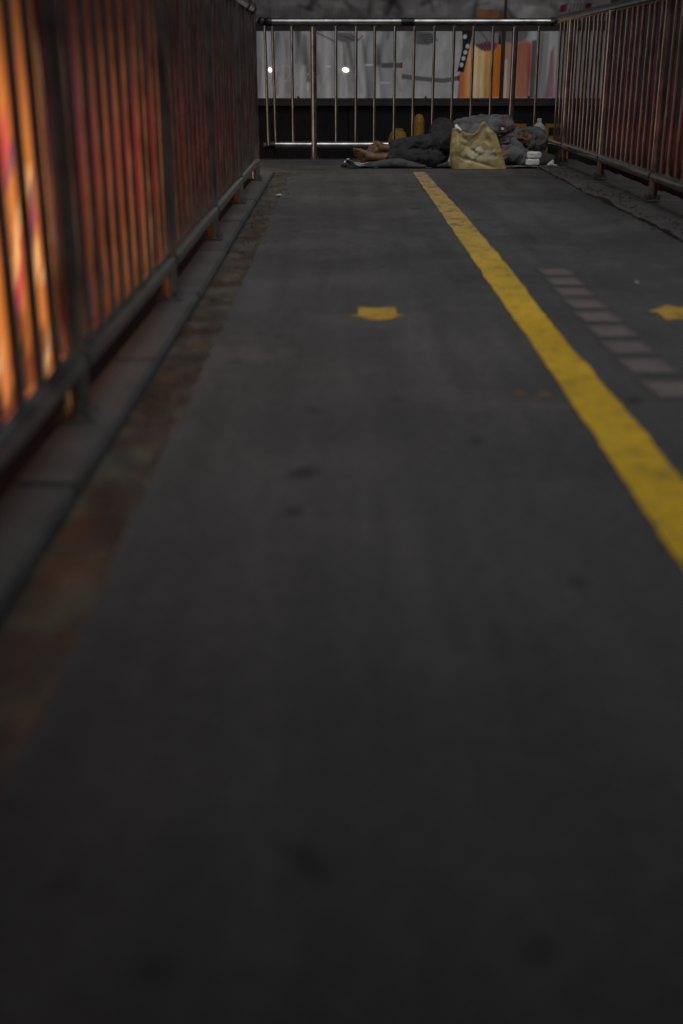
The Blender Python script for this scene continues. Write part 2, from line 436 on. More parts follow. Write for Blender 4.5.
CLAMP = to_me('clamp_ring', tubem([(0, 0, -0.012), (0, 0, 0.012)], 0.035, 18), M['black_metal'])
def rail_tube(name, a, b_, r, parent, n=18):
    o = obj(name, tubem([a, b_], r, n), M['rail'], parent)
    for p in o.data.polygons: p.use_smooth = len(p.vertices) == 4
    return o
def add_post(t, loc, dz_foot, collars=True, rotz=0.0):
    p = obj('post', POST, None, t, loc)
    pl = obj('base_plate', PLATE, None, p, (0, 0, dz_foot)); pl.rotation_euler.z = rotz
    for sx in (-1, 1):
        for sy in (-1, 1):
            obj('bolt', BOLT, None, p, (sx * .031, sy * .031, dz_foot + .005))
    return p
def side_railing(name, X, posts, zf, end_y, start_y, nb, label):
    t = empty(name, (X, 0, 0)); tag(t, label, 'railing', 'steel railings of the walkway')
    # top rail
    ys = [start_y] + posts + ([end_y] if end_y - posts[-1] > 0.05 else [])
    obj('top_rail', tubem([(0, y, zd(y) + zf + 1.085) for y in sorted(set([start_y, 4.0, end_y]))], 0.030, 20), M['rail'], t, smooth=True)
    for a, b_ in zip(ys, ys[1:]):
        a2, b2 = a + (0.024 if a in posts else 0), b_ - (0.024 if b_ in posts else 0)
        if b2 - a2 < 0.05: continue
        o = rail_tube('bottom_rail', (0, a2, zd(a2) + zf + 0.125), (0, b2, zd(b2) + zf + 0.125), 0.030, t)
        k = int(round((b_ - a) / nb))
        for j in range(1, k):
            yy = a + (b_ - a) * j / k
            q = obj('baluster', BAR, None, t, (random.uniform(-.002, .002), yy + random.uniform(-.003, .003), zd(yy) + zf))
            q.rotation_euler = (random.uniform(-.004, .004), random.uniform(-.003, .003), random.uniform(0, 6))
    for y in posts:
        add_post(t, (0, y, zd(y) + zf), 0.0)
    return t
LP = [-3.42, -1.97, -0.52, 0.93, 2.385, 3.83, 5.27, 6.73, 8.19]
rl = side_railing('left_railing', LX, LP, 0.012, 8.24, -3.46, 0.142, 'long steel railing in front of the orange backlit banner, left of the walkway')
for yy, tilt in ((8.12, .35), (7.55, -.2)):
    o = obj('clamp_ring', CLAMP, None, rl, (0, yy, zd(yy) + .012 + 1.085)); o.rotation_euler = (R(90), 0, tilt)
RP = [-2.98, -1.58, -0.18, 1.22, 2.60, 3.98, 5.38, 6.78, 8.18, 9.58]
rr = side_railing('right_railing', RX, RP, 0.030, 10.17, -3.02, 0.140, 'long steel railing with red banner behind it, right of the yellow line')
obj('rail_elbow', tubem([(0, 10.15, zd(10) + 1.115), (-0.01, 10.2, zd(10) + 1.11), (-0.04, 10.22, zd(10) + 1.10)], [0.03, 0.03, 0.027], 16), M['steel'], rr, smooth=True)
obj('clamp_ring', CLAMP, None, rr, (-0.04, 10.225, zd(10) + 1.10)).rotation_euler = (0, R(90), 0)

tb = empty('back_railing', (0, BY, 0.052)); tag(tb, 'short steel railing closing the far end of the walkway, behind the sleeping person', 'railing', 'steel railings of the walkway')
rail_tube('top_rail', (-0.56, 0, 1.098), (1.79, 0, 1.098), 0.027, tb)
for a, b_ in ((-0.545, -0.218), (-0.172, 1.456), (1.503, 1.80)):
    rail_tube('bottom_rail', (a, 0, 0.128), (b_, 0, 0.128), 0.027, tb)
for x in (-0.372, -0.008, .155, .320, .483, .646, .806, .970, 1.130, 1.296, 1.677):
    q = obj('baluster', BARB, None, tb, (x + random.uniform(-.004, .004), random.uniform(-.003, .003), 0)); q.rotation_euler = (0, random.uniform(-.006, .006), random.uniform(0, 6))
for x in (-0.582, -0.522):
    q = obj('baluster', BARB, None, tb, (x, 0.0 if x > -.55 else -0.05, 0)); q.rotation_euler = (0, -0.012, 0)
for x in (-0.195, 1.479): add_post(tb, (x, 0, 0.0), 0.0)
obj('rail_elbow', tubem([(-0.545, 0, 1.098), (-0.60, -0.015, 1.098), (-0.625, -0.07, 1.10)], 0.031, 16), M['black_metal'], tb, smooth=True)
obj('rail_elbow', tubem([(-0.535, 0, 0.128), (-0.60, -0.015, 0.125), (-0.625, -0.07, 0.12)], 0.030, 16), M['black_metal'], tb, smooth=True)
for x in (-0.57, ): obj('clamp_ring', CLAMP, None, tb, (x, 0, 1.098)).rotation_euler = (0, R(90), 0)
obj('clamp_ring', CLAMP, None, tb, (-0.57, 0, 0.128)).rotation_euler = (0, R(90), 0)
sl = obj('rail_sleeve', tubem([(0.53, 0, 1.098), (0.64, 0, 1.098)], 0.0305, 18), M['black_metal'], tb, smooth=False)
smooth_auto(sl)

# ------------------------------------------------------------------ printed sheets
def print_sheet(name, origin, du, dv, nu, nv, paint, mat, thick, parent=None):
    """flat printed sheet; paint(u,v) in metres gives linear colours"""
    o3 = np.array(origin); du_ = np.array(du, float); dv_ = np.array(dv, float)
    lu, lv = np.linalg.norm(du_), np.linalg.norm(dv_)
    uu, vv = np.meshgrid(np.linspace(0, 1, nu + 1), np.linspace(0, 1, nv + 1))
    P = o3 + uu[..., None] * du_ + vv[..., None] * dv_
    P = P.reshape(-1, 3)
    nrm = np.cross(du_, dv_); nrm /= np.linalg.norm(nrm)
    N = P.shape[0]
    i = np.arange(nv)[:, None] * (nu + 1) + np.arange(nu)[None, :]
    F = np.stack([i, i + 1, i + nu + 2, i + nu + 1], -1).reshape(-1, 4)
    # thickness: back rectangle
    back = np.array([o3, o3 + du_, o3 + du_ + dv_, o3 + dv_]) - nrm * thick
    cor = [0, nu, (nv + 1) * (nu + 1) - 1, nv * (nu + 1)]
    verts = np.vstack([P, back])
    faces = F.tolist() + [[N + 3, N + 2, N + 1, N]]
    edge_b = list(range(0, nu + 1)); faces.append([N, N + 1] + edge_b[::-1])
    edge_t = list(range(nv * (nu + 1), (nv + 1) * (nu + 1))); faces.append([N + 2, N + 3] + edge_t)
    edge_l = list(range(0, (nv + 1) * (nu + 1), nu + 1)); faces.append([N + 3, N] + edge_l)
    edge_r = list(range(nu, (nv + 1) * (nu + 1), nu + 1)); faces.append([N + 1, N + 2] + edge_r[::-1])
    me = bpy.data.meshes.new(name); me.from_pydata(verts.tolist(), [], faces); me.update()
    col = np.ones((N + 4, 4)); col[:, :3] = 0.03
    col[:N, :3] = np.clip(paint((uu * lu).reshape(-1), (vv * lv).reshape(-1)), 0.002, 1.0)
    at = me.color_attributes.new('print', 'FLOAT_COLOR', 'POINT')
    at.data.foreach_set('color', col.reshape(-1).astype(np.float32))
    return obj(name, me, mat, parent)

def ss(a, b, x):
    t = np.clip((x - a) / (b - a), 0, 1); return t * t * (3 - 2 * t)
class Canvas:
    """small painter for the posters: flat shapes with soft edges, in poster units"""
    def __init__(s, x, y, base): s.x, s.y = x, y; s.c = np.tile(np.array(base, float), (x.size, 1))
    def put(s, mask, col, op=1.0):
        m = (mask * op)[:, None]; col = np.array(col, float)
        if col.ndim == 1: col = col[None, :]
        s.c = s.c * (1 - m) + col * m
    def mul(s, mask, k): s.c *= (1 + mask * (k - 1))[:, None]
    def rect(s, x0, x1, y0, y1, e=1.0): return ss(x0 - e, x0 + e, s.x) * (1 - ss(x1 - e, x1 + e, s.x)) * ss(y0 - e, y0 + e, s.y) * (1 - ss(y1 - e, y1 + e, s.y))
    def ell(s, cx, cy, rx, ry, e=0.12, rot=0.0):
        dx, dy = s.x - cx, s.y - cy; c_, s_ = math.cos(rot), math.sin(rot)
        d = np.sqrt(((dx * c_ + dy * s_) / rx) ** 2 + ((-dx * s_ + dy * c_) / ry) ** 2)
        return 1 - ss(1 - e, 1 + e, d)
    def seg(s, x0, y0, x1, y1, w, e=0.6, w1=None):
        dx, dy = x1 - x0, y1 - y0; t = np.clip(((s.x - x0) * dx + (s.y - y0) * dy) / (dx * dx + dy * dy), 0, 1)
        d = np.hypot(s.x - x0 - t * dx, s.y - y0 - t * dy); ww = w if w1 is None else w + (w1 - w) * t
        return 1 - ss(ww - e, ww + e, d)
    def poly(s, pts, e=0.0):
        ins = np.zeros(s.x.size, bool); n_ = len(pts); j = n_ - 1
        dist = np.full(s.x.size, 1e9)
        for i in range(n_):
            xi, yi = pts[i]; xj, yj = pts[j]
            cnd = ((yi > s.y) != (yj > s.y)) & (s.x < (xj - xi) * (s.y - yi) / (yj - yi + 1e-12) + xi)
            ins ^= cnd
            dx, dy = xj - xi, yj - yi; t = np.clip(((s.x - xi) * dx + (s.y - yi) * dy) / (dx * dx + dy * dy + 1e-12), 0, 1)
            dist = np.minimum(dist, np.hypot(s.x - xi - t * dx, s.y - yi - t * dy)); j = i
        sd_ = np.where(ins, dist, -dist)
        return ss(-max(e, .3), max(e, .3), sd_)
def vnoise(x, y, seed=0):
    rs_ = np.random.RandomState(seed); g = rs_.rand(64, 64)
    xi = np.floor(x).astype(int); yi = np.floor(y).astype(int); fx = x - xi; fy = y - yi
    fx = fx * fx * (3 - 2 * fx); fy = fy * fy * (3 - 2 * fy)
    a = g[yi % 64, xi % 64]; b_ = g[yi % 64, (xi + 1) % 64]; c_ = g[(yi + 1) % 64, xi % 64]; d_ = g[(yi + 1) % 64, (xi + 1) % 64]
    return a * (1 - fx) * (1 - fy) + b_ * fx * (1 - fy) + c_ * (1 - fx) * fy + d_ * fx * fy
def fbm(x, y, seed=0, o=4):
    s_, a, t = 0, 0.5, 0
    for k in range(o):
        s_ = s_ + a * vnoise(x * 2 ** k, y * 2 ** k, seed + k); t += a; a *= .5
    return s_ / t

# ---- the far billboard: two rows of glossy prints in a metal frame, on a dark panelled wall
WY = 12.5
bb = empty('billboard', (0, WY, 0.45)); tag(bb, 'large framed billboard of figures in white robes and an orange dress, behind the far railing', 'billboard')
PU = 97.8                                    # poster units per metre across
def pu(u0): return lambda u: 337 + (u + u0) * PU
def paint_low(u0):
    def f(u, v):
        x = 337 + (u + u0) * PU; y = 98 - v * 104.8
        cv = Canvas(x, y, (0.56, 0.56, 0.56))
        fold = 0.5 + 0.5 * np.sin(x * 0.33 + 3 * fbm(x / 30, y / 60, 5)); fold2 = fbm(x / 7, y / 45, 9)
        cv.c *= (0.40 + 0.45 * fold * fold2 + 0.55 * fold2 * (0.6 + 0.4 * (y - 31) / 67))[:, None]
        # folds and seams of the robes
        for a in ((298, 31, 304, 62, 3.2), (305, 36, 308, 80, 1.6), (349, 44, 354, 70, 1.3), (343, 42, 346, 66, 1.2), (363, 40, 369, 96, 1.4), (377, 46, 384, 96, 2.0), (386, 31, 379, 62, 4.2), (278, 34, 274, 60, 1.6), (391, 62, 401, 90, .8)):
            cv.mul(cv.seg(*a, e=2.6), 0.5)
        cv.mul(cv.rect(404, 412, 31, 60, 3), 0.75); cv.mul(cv.ell(405, 52, 4, 12, .4, .4), 0.6)
        rq = np.random.RandomState(77)
        for k in range(70):
            x0 = rq.uniform(250, 460); y0 = rq.uniform(25, 75); ln = rq.uniform(15, 45); sl_ = rq.uniform(-.25, .25)
            cv.mul(cv.seg(x0, y0, x0 + sl_ * ln, y0 + ln, rq.uniform(.6, 2.4), 2.0), rq.uniform(.72, .9) if k % 2 else rq.uniform(1.06, 1.2))
        # faint tracery at the lower left
        for k in range(7):
            x0 = 262 + k * 9; cv.put(cv.seg(x0, 96 - 3 * (k % 3), x0 + 12, 70 + 5 * (k % 2), 0.35, .4), (.62,) * 3, .5)
        cv.put(cv.ell(286, 73, 10, 8, .10) - cv.ell(286, 73, 9.2, 7.2, .10), (.6,) * 3, .5)
        cv.put(cv.ell(304, 80, 8, 8, .10) - cv.ell(304, 80, 7.2, 7.2, .10), (.6,) * 3, .5)
        cv.put(cv.rect(306.5, 308.5, 82, 90, .8), (.75,) * 3, .8)
        # left hand with red nails
        cv.put(cv.poly([(337, 32), (352, 33), (359, 40), (348, 43), (336, 40)], 1.2), (.16, .15, .155))
        for k in range(4): cv.put(cv.seg(340 + 3 * k, 35 + k, 348 + 2.4 * k, 38 + .8 * k, .5, .5), (.07, .06, .065), .8)
        cv.put(cv.ell(353, 37, 1.2, .9, .4), (.32, .02, .05)); cv.put(cv.ell(342, 41, 1, .7, .4), (.30, .03, .05))
        cv.put(cv.seg(318, 33, 336, 42, .7, .7), (.10, .095, .10), .9); cv.put(cv.seg(356, 42, 362, 36, .8, .7), (.12, .11, .11), .8)
        # pale highlights
        for a in ((366, 64.5, 372, 64.5, .7), (382, 82.5, 390, 82.3, 1.1), (327, 66, 330, 66, .8)): cv.put(cv.seg(*a, e=.6), (.85,) * 3, .8)
        # cuffs with dark bands
        cv.put(cv.poly([(386, 40), (399, 36), (403, 60), (400, 97), (381, 97), (382, 60)], 1), (.36,) * 3, .6)
        cv.put(cv.rect(381.5, 402, 62.5, 67.5, .6), (.11, .11, .11)); cv.put(cv.rect(400.8, 402.8, 62, 68, .4), (.25, .01, .04))
        b = cv.poly([(403, 40), (420, 30), (458, 30), (462, 97), (402, 97)], 1)
        cv.put(b, (.46,) * 3, .6); cv.mul(b * fbm(x / 6, y / 9, 21), .72)
        cv.put(cv.poly([(402, 73.5), (430, 77), (445, 78), (458, 75.5), (458, 80), (445, 82.5), (430, 81.5), (402, 78.5)], .6), (.13,) * 3)
        cv.put(cv.rect(457.8, 460.5, 75, 80.5, .4), (.26, .01, .04))
        cv.put(cv.poly([(414, 31), (430, 32), (437, 40), (428, 45), (416, 44)], 1.2), (.13,) * 3)
        for k in range(4): cv.put(cv.seg(419 + 1.5 * k, 36 + 2 * k, 430 + 1.2 * k, 34 + 2.6 * k, .45, .5), (.05,) * 3, .9)
        # orange dress
        t = np.clip((x - 460) / 42, 0, 1)
        pale = np.exp(-((x - 478 - (y - 60) * .02) / 9.0) ** 2)
        dress = np.stack([.62 + .12 * pale, .20 + .34 * pale + .05 * t, .04 + .26 * pale], -1)
        streak = ss(490, 497, x + (y - 60) * .12); dress[:, 1] *= 1 - .25 * streak; dress[:, 2] *= 1 - .5 * streak
        dress *= (0.70 + 0.5 * fbm(x / 3.5, y / 40, 61) + .1 * np.sin(x * .9 + 2 * fbm(x / 20, y / 20, 3)))[:, None]
        cv.put(cv.poly([(469, 46), (502, 40), (502, 98), (459.5, 98), (461, 78)], 2.2), dress)
        cv.put(cv.seg(461, 74, 459.6, 98, 1.1, 1), (.45, .06, .10), .8); cv.put(cv.seg(466, 45, 461, 76, 1.6, 1.2), (.35, .14, .08), .8)
        cv.put(cv.ell(485, 38, 14, 11, .12), (.22,) * 3); cv.mul(cv.seg(478, 30, 492, 47, 1.0, 1), .6)
        cv.put(cv.poly([(474, 45), (486, 41), (497, 43), (495, 49), (484, 51)], 1), (.16, .07, .10))
        for k in range(4): cv.put(cv.seg(477 + 3.5 * k, 44, 481 + 3.6 * k, 50 + .2 * k, .5, .4), (.07, .02, .04), .9)
        cv.put(cv.rect(497.5, 500.5, 30, 44, .5), (.02,) * 3); cv.put(cv.rect(489, 503, 30, 33, 1), (.10,) * 3, .8)
        # black strap with pale flowers
        st = cv.poly([(461, 30), (472, 30), (469.5, 45), (464, 72), (457.5, 71), (462, 48)], .4)
        cv.put(st, (.012,) * 3)
        for k, (fx, fy) in enumerate(((464, 36.5), (467, 46), (465, 52), (463.3, 58), (461.6, 64.5))): cv.put(cv.ell(fx, fy, 1.9, 2.2, .3), (.50,) * 3)
        # right of the mullion
        tr = cv.rect(503, 512, 38, 98, 2.4) * (0.5 + 0.6 * fbm(x / 3, y / 25, 81)); cv.put(tr, np.stack([.46 + 0 * x, .20 + .2 * ss(511, 506, x) if False else .24 + 0 * x, .13 + 0 * x], -1))
        cv.put(cv.seg(506, 60, 506.5, 98, 1.3, 1), (.62, .55, .52), .9)
        rd = cv.poly([(512, 46), (524, 40), (530, 43), (531.5, 70), (529, 98), (511, 98)], 2.6) * (0.6 + 0.5 * fbm(x / 3, y / 30, 71))
        cv.put(rd, np.stack([.44 - .10 * ss(516, 528, x), .085 + .09 * ss(524, 514, x) if False else .10 + 0 * x, .035 + 0 * x], -1))
        for k in range(5): cv.put(cv.seg(515 + k * 2.6, 98, 518 + k * 2.6 + 2 * math.sin(k), 50 + 7 * k, .4, .5), (.60, .20, .10), .5)
        cv.put(cv.seg(529.5, 44, 529.5, 98, .9, .8), (.42, .03, .10), .8)
        cv.put(cv.ell(513, 33, 14, 10, .15), (.13,) * 3, .9)
        cv.put(cv.rect(531, 536, 40, 98, 1), (.11, .095, .105)); cv.put(cv.rect(536, 547, 33, 98, 1.2), (.26,) * 3, .8); cv.put(cv.rect(557, 700, 20, 100, 2), (.16,) * 3, .8)
        cv.mul(cv.seg(541, 34, 539, 98, 1.6, 1.4), .7)
        cv.put(cv.poly([(550, 52), (553, 46), (556, 98), (547, 98)], 1.6), (.20, .02, .07), .7)
        return cv.c
    return f
def paint_up(u0, z0):
    def f(u, v):
        x = 337 + (u + u0) * PU; y = 20.5 - (v) * 104.8
        cv = Canvas(x, y, (0.40, 0.40, 0.40))
        n1 = fbm(x / 26, y / 22, 31); n2 = fbm(x / 6, y / 18, 41)
        cv.c *= (0.55 + 0.6 * n1 + 0.35 * n2 - .2)[:, None]
        # gathered skirts, sleeves and dark gaps between figures
        for (cx, cy, rx, ry, k) in ((283, 2, 22, 9, 1.35), (322, 8, 20, 8, 1.3), (352, 1, 20, 9, 1.35), (427, 6, 24, 12, 1.3), (452, 6, 18, 12, 1.2), (486, 2, 16, 10, 1.5), (516, 6, 16, 14, 1.4), (534, 14, 18, 8, 1.5), (556, 6, 20, 8, 1.2)):
            cv.mul(cv.ell(cx, cy, rx, ry, .25), k)
        for k in range(15): cv.mul(cv.seg(326 + 3.1 * k, 9 + .01 * (k - 7) ** 2, 325 + 3.2 * k, 20, .6, 1.5), .7)
        for k in range(9): cv.mul(cv.seg(272 + 3.6 * k, 7, 271 + 3.7 * k, 19, .6, 1.6), .8)
        for a in ((310, 8, 323, -12, 3), (392, 0, 386, 14, 3.5), (370, 2, 369, 12, 1.2), (400, 12, 390, -6, 3.2), (474, 2, 472, 20, 1.8), (505, 10, 512, 20, 2), (300, 6, 312, 10, 1.6)):
            cv.put(cv.seg(*a, e=3.4), (.035,) * 3, .75)
        cv.put(cv.poly([(476, 9), (490, 10), (500, 13), (500, 21), (475, 21)], .8), np.stack([.50 + 0 * x, .24 + 0 * x, .10 + 0 * x], -1))
        cv.put(cv.rect(497, 503, 11, 21, 1), (.2, .13, .12), .8)
        cv.put(cv.poly([(557, 6), (563, 4), (562, 12), (556, 12)], .6), (.25, .015, .05)); cv.put(cv.poly([(582, 4), (588, 3), (586, 10), (581, 10)], .6), (.25, .015, .05))
        for k in range(8): cv.mul(cv.seg(564 + 3.3 * k, 4, 562 + 3.4 * k, 16, .7, .8), .5)
        rq = np.random.RandomState(78)
        for k in range(90):
            x0 = rq.uniform(230, 660); y0 = rq.uniform(-14, 18); a_ = rq.uniform(0, 6.28); ln = rq.uniform(6, 20)
            cv.mul(cv.seg(x0, y0, x0 + math.cos(a_) * ln, y0 + .7 * math.sin(a_) * ln, rq.uniform(.8, 3.2), 2.2), rq.uniform(.55, .85) if k % 2 else rq.uniform(1.1, 1.4))
        # higher up: shoulders and pale backdrop
        up = ss(-10, -40, y); cv.c = cv.c * (1 - up[:, None]) + up[:, None] * (0.10 + 0.12 * fbm(x / 40, y / 40, 51))[:, None]
        return cv.c
    return f
M['print_low'] = m_print('glossy_poster_print', emit=0.14, rough=0.22, gloss=0.35)  # weak glow added to make up for the shade under the hood
M['print_up'] = m_print('dull_poster_print', emit=0.0, rough=0.5, gloss=0.2)
M['print_low'].cycles.emission_sampling = 'NONE'
def bsheet(name, x0, x1, z0, z1, fn, mat, du):
    o = print_sheet(name, (x0, 0, z0 - .45), (x1 - x0, 0, 0), (0, 0, z1 - z0), int((x1 - x0) / du), int((z1 - z0) / du), fn, mat, 0.02, bb)
    return o
bsheet('poster_panel', -2.2, 1.672, 0.525, 1.164, paint_low(-2.2), M['print_low'], 0.008)
bsheet('poster_panel', 1.712, 4.6, 0.525, 1.164, paint_low(1.712), M['print_low'], 0.008)
bsheet('poster_panel', -2.2, 1.685, 1.262, 2.9, paint_up(-2.2, 1.262), M['print_up'], 0.012)
bsheet('poster_panel', 1.712, 4.6, 1.262, 2.9, paint_up(1.712, 1.262), M['print_up'], 0.012)
def fb(name, *a): return obj(name, boxm(*a, bev=0.004), M['frame'], bb)
fb('frame_rail', -2.25, 4.65, -0.03, 0.06, 0.000, 0.045)
fb('frame_rail', -2.25, 4.65, -0.012, 0.06, 0.047, 0.073)
fb('frame_rail', -2.25, 4.65, -0.02, 0.06, 0.716, 0.755)
fb('frame_rail', -2.25, 4.65, -0.012, 0.06, 0.757, 0.810)
fb('frame_post', 1.674, 1.710, -0.025, 0.06, 0.075, 0.714)
fb('frame_post', 1.687, 1.710, -0.025, 0.06, 0.812, 2.45)
fb('frame_rail', -2.25, 4.65, -0.03, 0.06, 2.452, 2.50)
for x in (-0.40, 0.915, 1.98): fb('bracket', x - .012, x + .012, -0.022, -0.0125, 0.040, 0.095)
dl = []
for (x, z, sx, label) in ((0.088, 0.797, .034, 'larger, oval one of the two glowing spots added as reflections of lamps on the billboard'),
                          (-0.684, 0.797, .018, 'smaller, round one of the two glowing spots added as reflections of lamps, nearest the left railing')):
    t = empty('lamp_reflection', (x, WY - 0.002, z)); tag(t, label, 'glint', 'added reflections of lamps on the billboard')  # glowing blobs added in place of mirrored lights on the print
    bm = bmesh.new(); bmesh.ops.create_uvsphere(bm, u_segments=18, v_segments=10, radius=1.0)
    for v in bm.verts: v.co = Vector((v.co.x * sx + .12 * sx * v.co.z, -abs(v.co.y) * .010 - .004 if v.co.y < 0 else -.004, v.co.z * .021 - v.co.x * .006))
    obj('lens', bm, M['glint'], t, smooth=True)  # the bright reflection itself, built as a glowing dome
    bm = tubem([(0, -0.004, 0), (0, 0.001, 0)], 0.012, 12); obj('glint_back', bm, M['frame'], t)

# dark panelled wall below and behind the billboard
wl = empty('panel_wall', (0, WY + .07, -.62)); tag(wl, 'dark panelled wall under the billboard beyond the far railing', 'wall')
xx = -3.0; i = 0
while xx < 5.2:
    wdt = 0.78
    obj('panel', boxm(xx + .004, xx + wdt - .004, 0.0 + .004 * (i % 2), 0.06, 0, 1.066, bev=.004), M['panel'], wl); xx += wdt; i += 1
obj('backing', boxm(-3.1, 5.3, 0.065, 0.25, 0, 6.6), M['panel'], wl)  # carried up out of view to cut skylight on the far deck

# yellow things standing in the dark beyond the far railing
t = empty('yellow_bollard', (0.785, 11.5, -0.62)); tag(t, 'tall round-topped yellow bollard standing behind the far railing near the raised knee', 'bollard')
o = obj('post', lathe([(.052, 0), (.052, .90), (.051, .95), (.044, .985), (.030, 1.008), (.012, 1.018)], 20), M['yplastic'], t, smooth=True)
obj('cap_band', lathe([(.0535, .925), (.0545, .928), (.0545, .945), (.0535, .948)], 20), M['yplastic'], t)
obj('base', lathe([(.09, 0), (.09, .03), (.06, .05)], 20), M['rubber'], t)
t = empty('yellow_tub', (0.585, 11.5, -0.62)); tag(t, 'low broad yellow plastic tub with rounded shoulders behind the far railing, left of the bollard', 'tub')
o = obj('body', lathe([(.08, 0), (.085, .55), (.098, .60), (.100, .72), (.094, .79), (.072, .848), (.05, .868)], 8), M['yplastic'], t); smooth_auto(o, 30)
obj('lid', lathe([(.052, .866), (.052, .880), (.030, .886)], 16), M['yplastic'], t)
def yframe(loc, w_, h_, label):
    t = empty('yellow_barrier', loc); tag(t, label, 'barrier', 'yellow tube barriers beyond the railing')
    for sx in (0, w_): obj('upright', boxm(sx - .018, sx + .018, -.018, .018, 0, h_ - .02, bev=.003), M['yplastic'], t)
    obj('crossbar', boxm(-.018, w_ + .018, -.018, .018, h_ - .0195, h_ + .0165, bev=.003), M['yplastic'], t)
    obj('crossbar', boxm(.0185, w_ - .0185, -.016, .016, h_ - .125, h_ - .095, bev=.003), M['yplastic'], t)
yframe((1.63, 11.5, -.62), 0.165, .912, 'yellow tube barrier seen between the shoulder and the bottle')
yframe((2.01, 11.5, -.62), 0.20, .912, 'yellow tube barrier mostly hidden behind the corner of the right railing')

# ------------------------------------------------------------------ side banners
def paint_left(u, v):
    Y = (u - 12.0) * 1.47; z = 0.7 + (v - 1.4) * 1.47
    cv = Canvas(Y * 100, z * 100, (0.30, 0.075, 0.012))
    n1 = fbm(Y * 2.2, z * 2.0, 3); n2 = fbm(Y * 6, z * 3, 13)
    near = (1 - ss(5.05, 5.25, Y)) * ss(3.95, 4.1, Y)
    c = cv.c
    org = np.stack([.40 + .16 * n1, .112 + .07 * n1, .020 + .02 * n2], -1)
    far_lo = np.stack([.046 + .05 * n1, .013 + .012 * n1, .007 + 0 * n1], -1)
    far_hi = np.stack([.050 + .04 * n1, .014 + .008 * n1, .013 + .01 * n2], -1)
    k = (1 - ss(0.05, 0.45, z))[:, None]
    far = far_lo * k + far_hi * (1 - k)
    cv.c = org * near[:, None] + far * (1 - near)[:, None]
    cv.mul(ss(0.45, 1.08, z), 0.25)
    pale = (ss(11.8, 12.4, Y) * (1 - ss(14.4, 15.0, Y)))[:, None]; cv.c = cv.c * (1 - pale) + pale * np.stack([.34 + .12 * n1, .30 + .11 * n1, .235 + .09 * n1], -1)  # glowing beige zone added out of view, to put highlights on the bars
    # pink and pale leaf shapes on the bright part
    rs_ = np.random.RandomState(5)
    for i in range(46):
        cx = rs_.uniform(330, 500); cz = rs_.uniform(-45, 70); a = rs_.uniform(.6, 1.3)
        col = [(.80, .42, .16), (.45, .03, .05), (.75, .50, .26), (.12, .05, .10), (.55, .06, .04)][rs_.randint(5)]
        cv.put(cv.ell(cx, cz, rs_.uniform(8, 20), rs_.uniform(2.5, 5), .3, a), col, .75)
    # red glow of the print further along
    cv.put(cv.ell(860, 22, 240, 34, .6), (.17, .010, .009), .8)
    # darker, busier foot of the banner
    for i in range(30):
        cx = rs_.uniform(330, 640); cz = rs_.uniform(-68, -20)
        cv.put(cv.ell(cx, cz, rs_.uniform(5, 22), rs_.uniform(4, 10), .4, rs_.uniform(-.5, .5)), [(.02, .012, .012), (.035, .015, .025), (.12, .03, .012)][rs_.randint(3)], .85)
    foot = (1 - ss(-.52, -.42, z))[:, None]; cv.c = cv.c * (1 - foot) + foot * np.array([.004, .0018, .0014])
    return cv.c
def paint_right(u, v):
    Y = 15.0 - u; z = v - 0.7
    n1 = fbm(Y * 1.8, z * 2.0, 23); n2 = fbm(Y * 5, z * 1.2, 33)
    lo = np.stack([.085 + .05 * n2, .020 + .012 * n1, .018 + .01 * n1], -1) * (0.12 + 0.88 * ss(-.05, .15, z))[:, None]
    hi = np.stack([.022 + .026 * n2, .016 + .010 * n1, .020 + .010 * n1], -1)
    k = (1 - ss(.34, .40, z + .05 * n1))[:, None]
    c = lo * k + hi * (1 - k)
    band = (np.abs(z - .95) < .03)[:, None]; c = np.where(band, c * .2, c)
    pk = (ss(.55, .65, n2) * (z > .4))[:, None]; c = c * (1 - pk * .6) + np.array([.12, .02, .05]) * pk * .6
    return c
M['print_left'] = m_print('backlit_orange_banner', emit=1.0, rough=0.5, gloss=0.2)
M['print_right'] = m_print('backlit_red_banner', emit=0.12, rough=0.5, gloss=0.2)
M['print_right'].cycles.emission_sampling = 'NONE'; M['glint'].cycles.emission_sampling = 'NONE'
def banner(name, X, label, fn, mat, facing):  # sheets run on unseen behind the viewer, keeping low sky off the bars
    t = empty(name, (X, 4, -.62)); tag(t, label, 'banner')
    if facing > 0:   # faces +X
        s_ = print_sheet('printed_sheet', (0, -16.0, -.08), (0, 27, 0), (0, 0, 3.9), 675, 98, fn, mat, 0.03, t)
    else:
        s_ = print_sheet('printed_sheet', (0, 11.0, -.08), (0, -27, 0), (0, 0, 3.9), 540, 98, fn, mat, 0.03, t)
    for yy in (-15.9, -11.4, -6.9, -2.4, 2.1, 6.6, 10.9):
        obj('frame_post', boxm(-.05 * facing - .03, -.05 * facing + .015 - .0 , yy - .04, yy + .04, 0, 3.9, bev=.004), M['frame'], t)
    return t
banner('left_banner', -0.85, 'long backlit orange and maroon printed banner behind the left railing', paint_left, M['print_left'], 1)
banner('right_banner', 2.75, 'long dim red printed banner behind the right railing', paint_right, M['print_right'], -1)

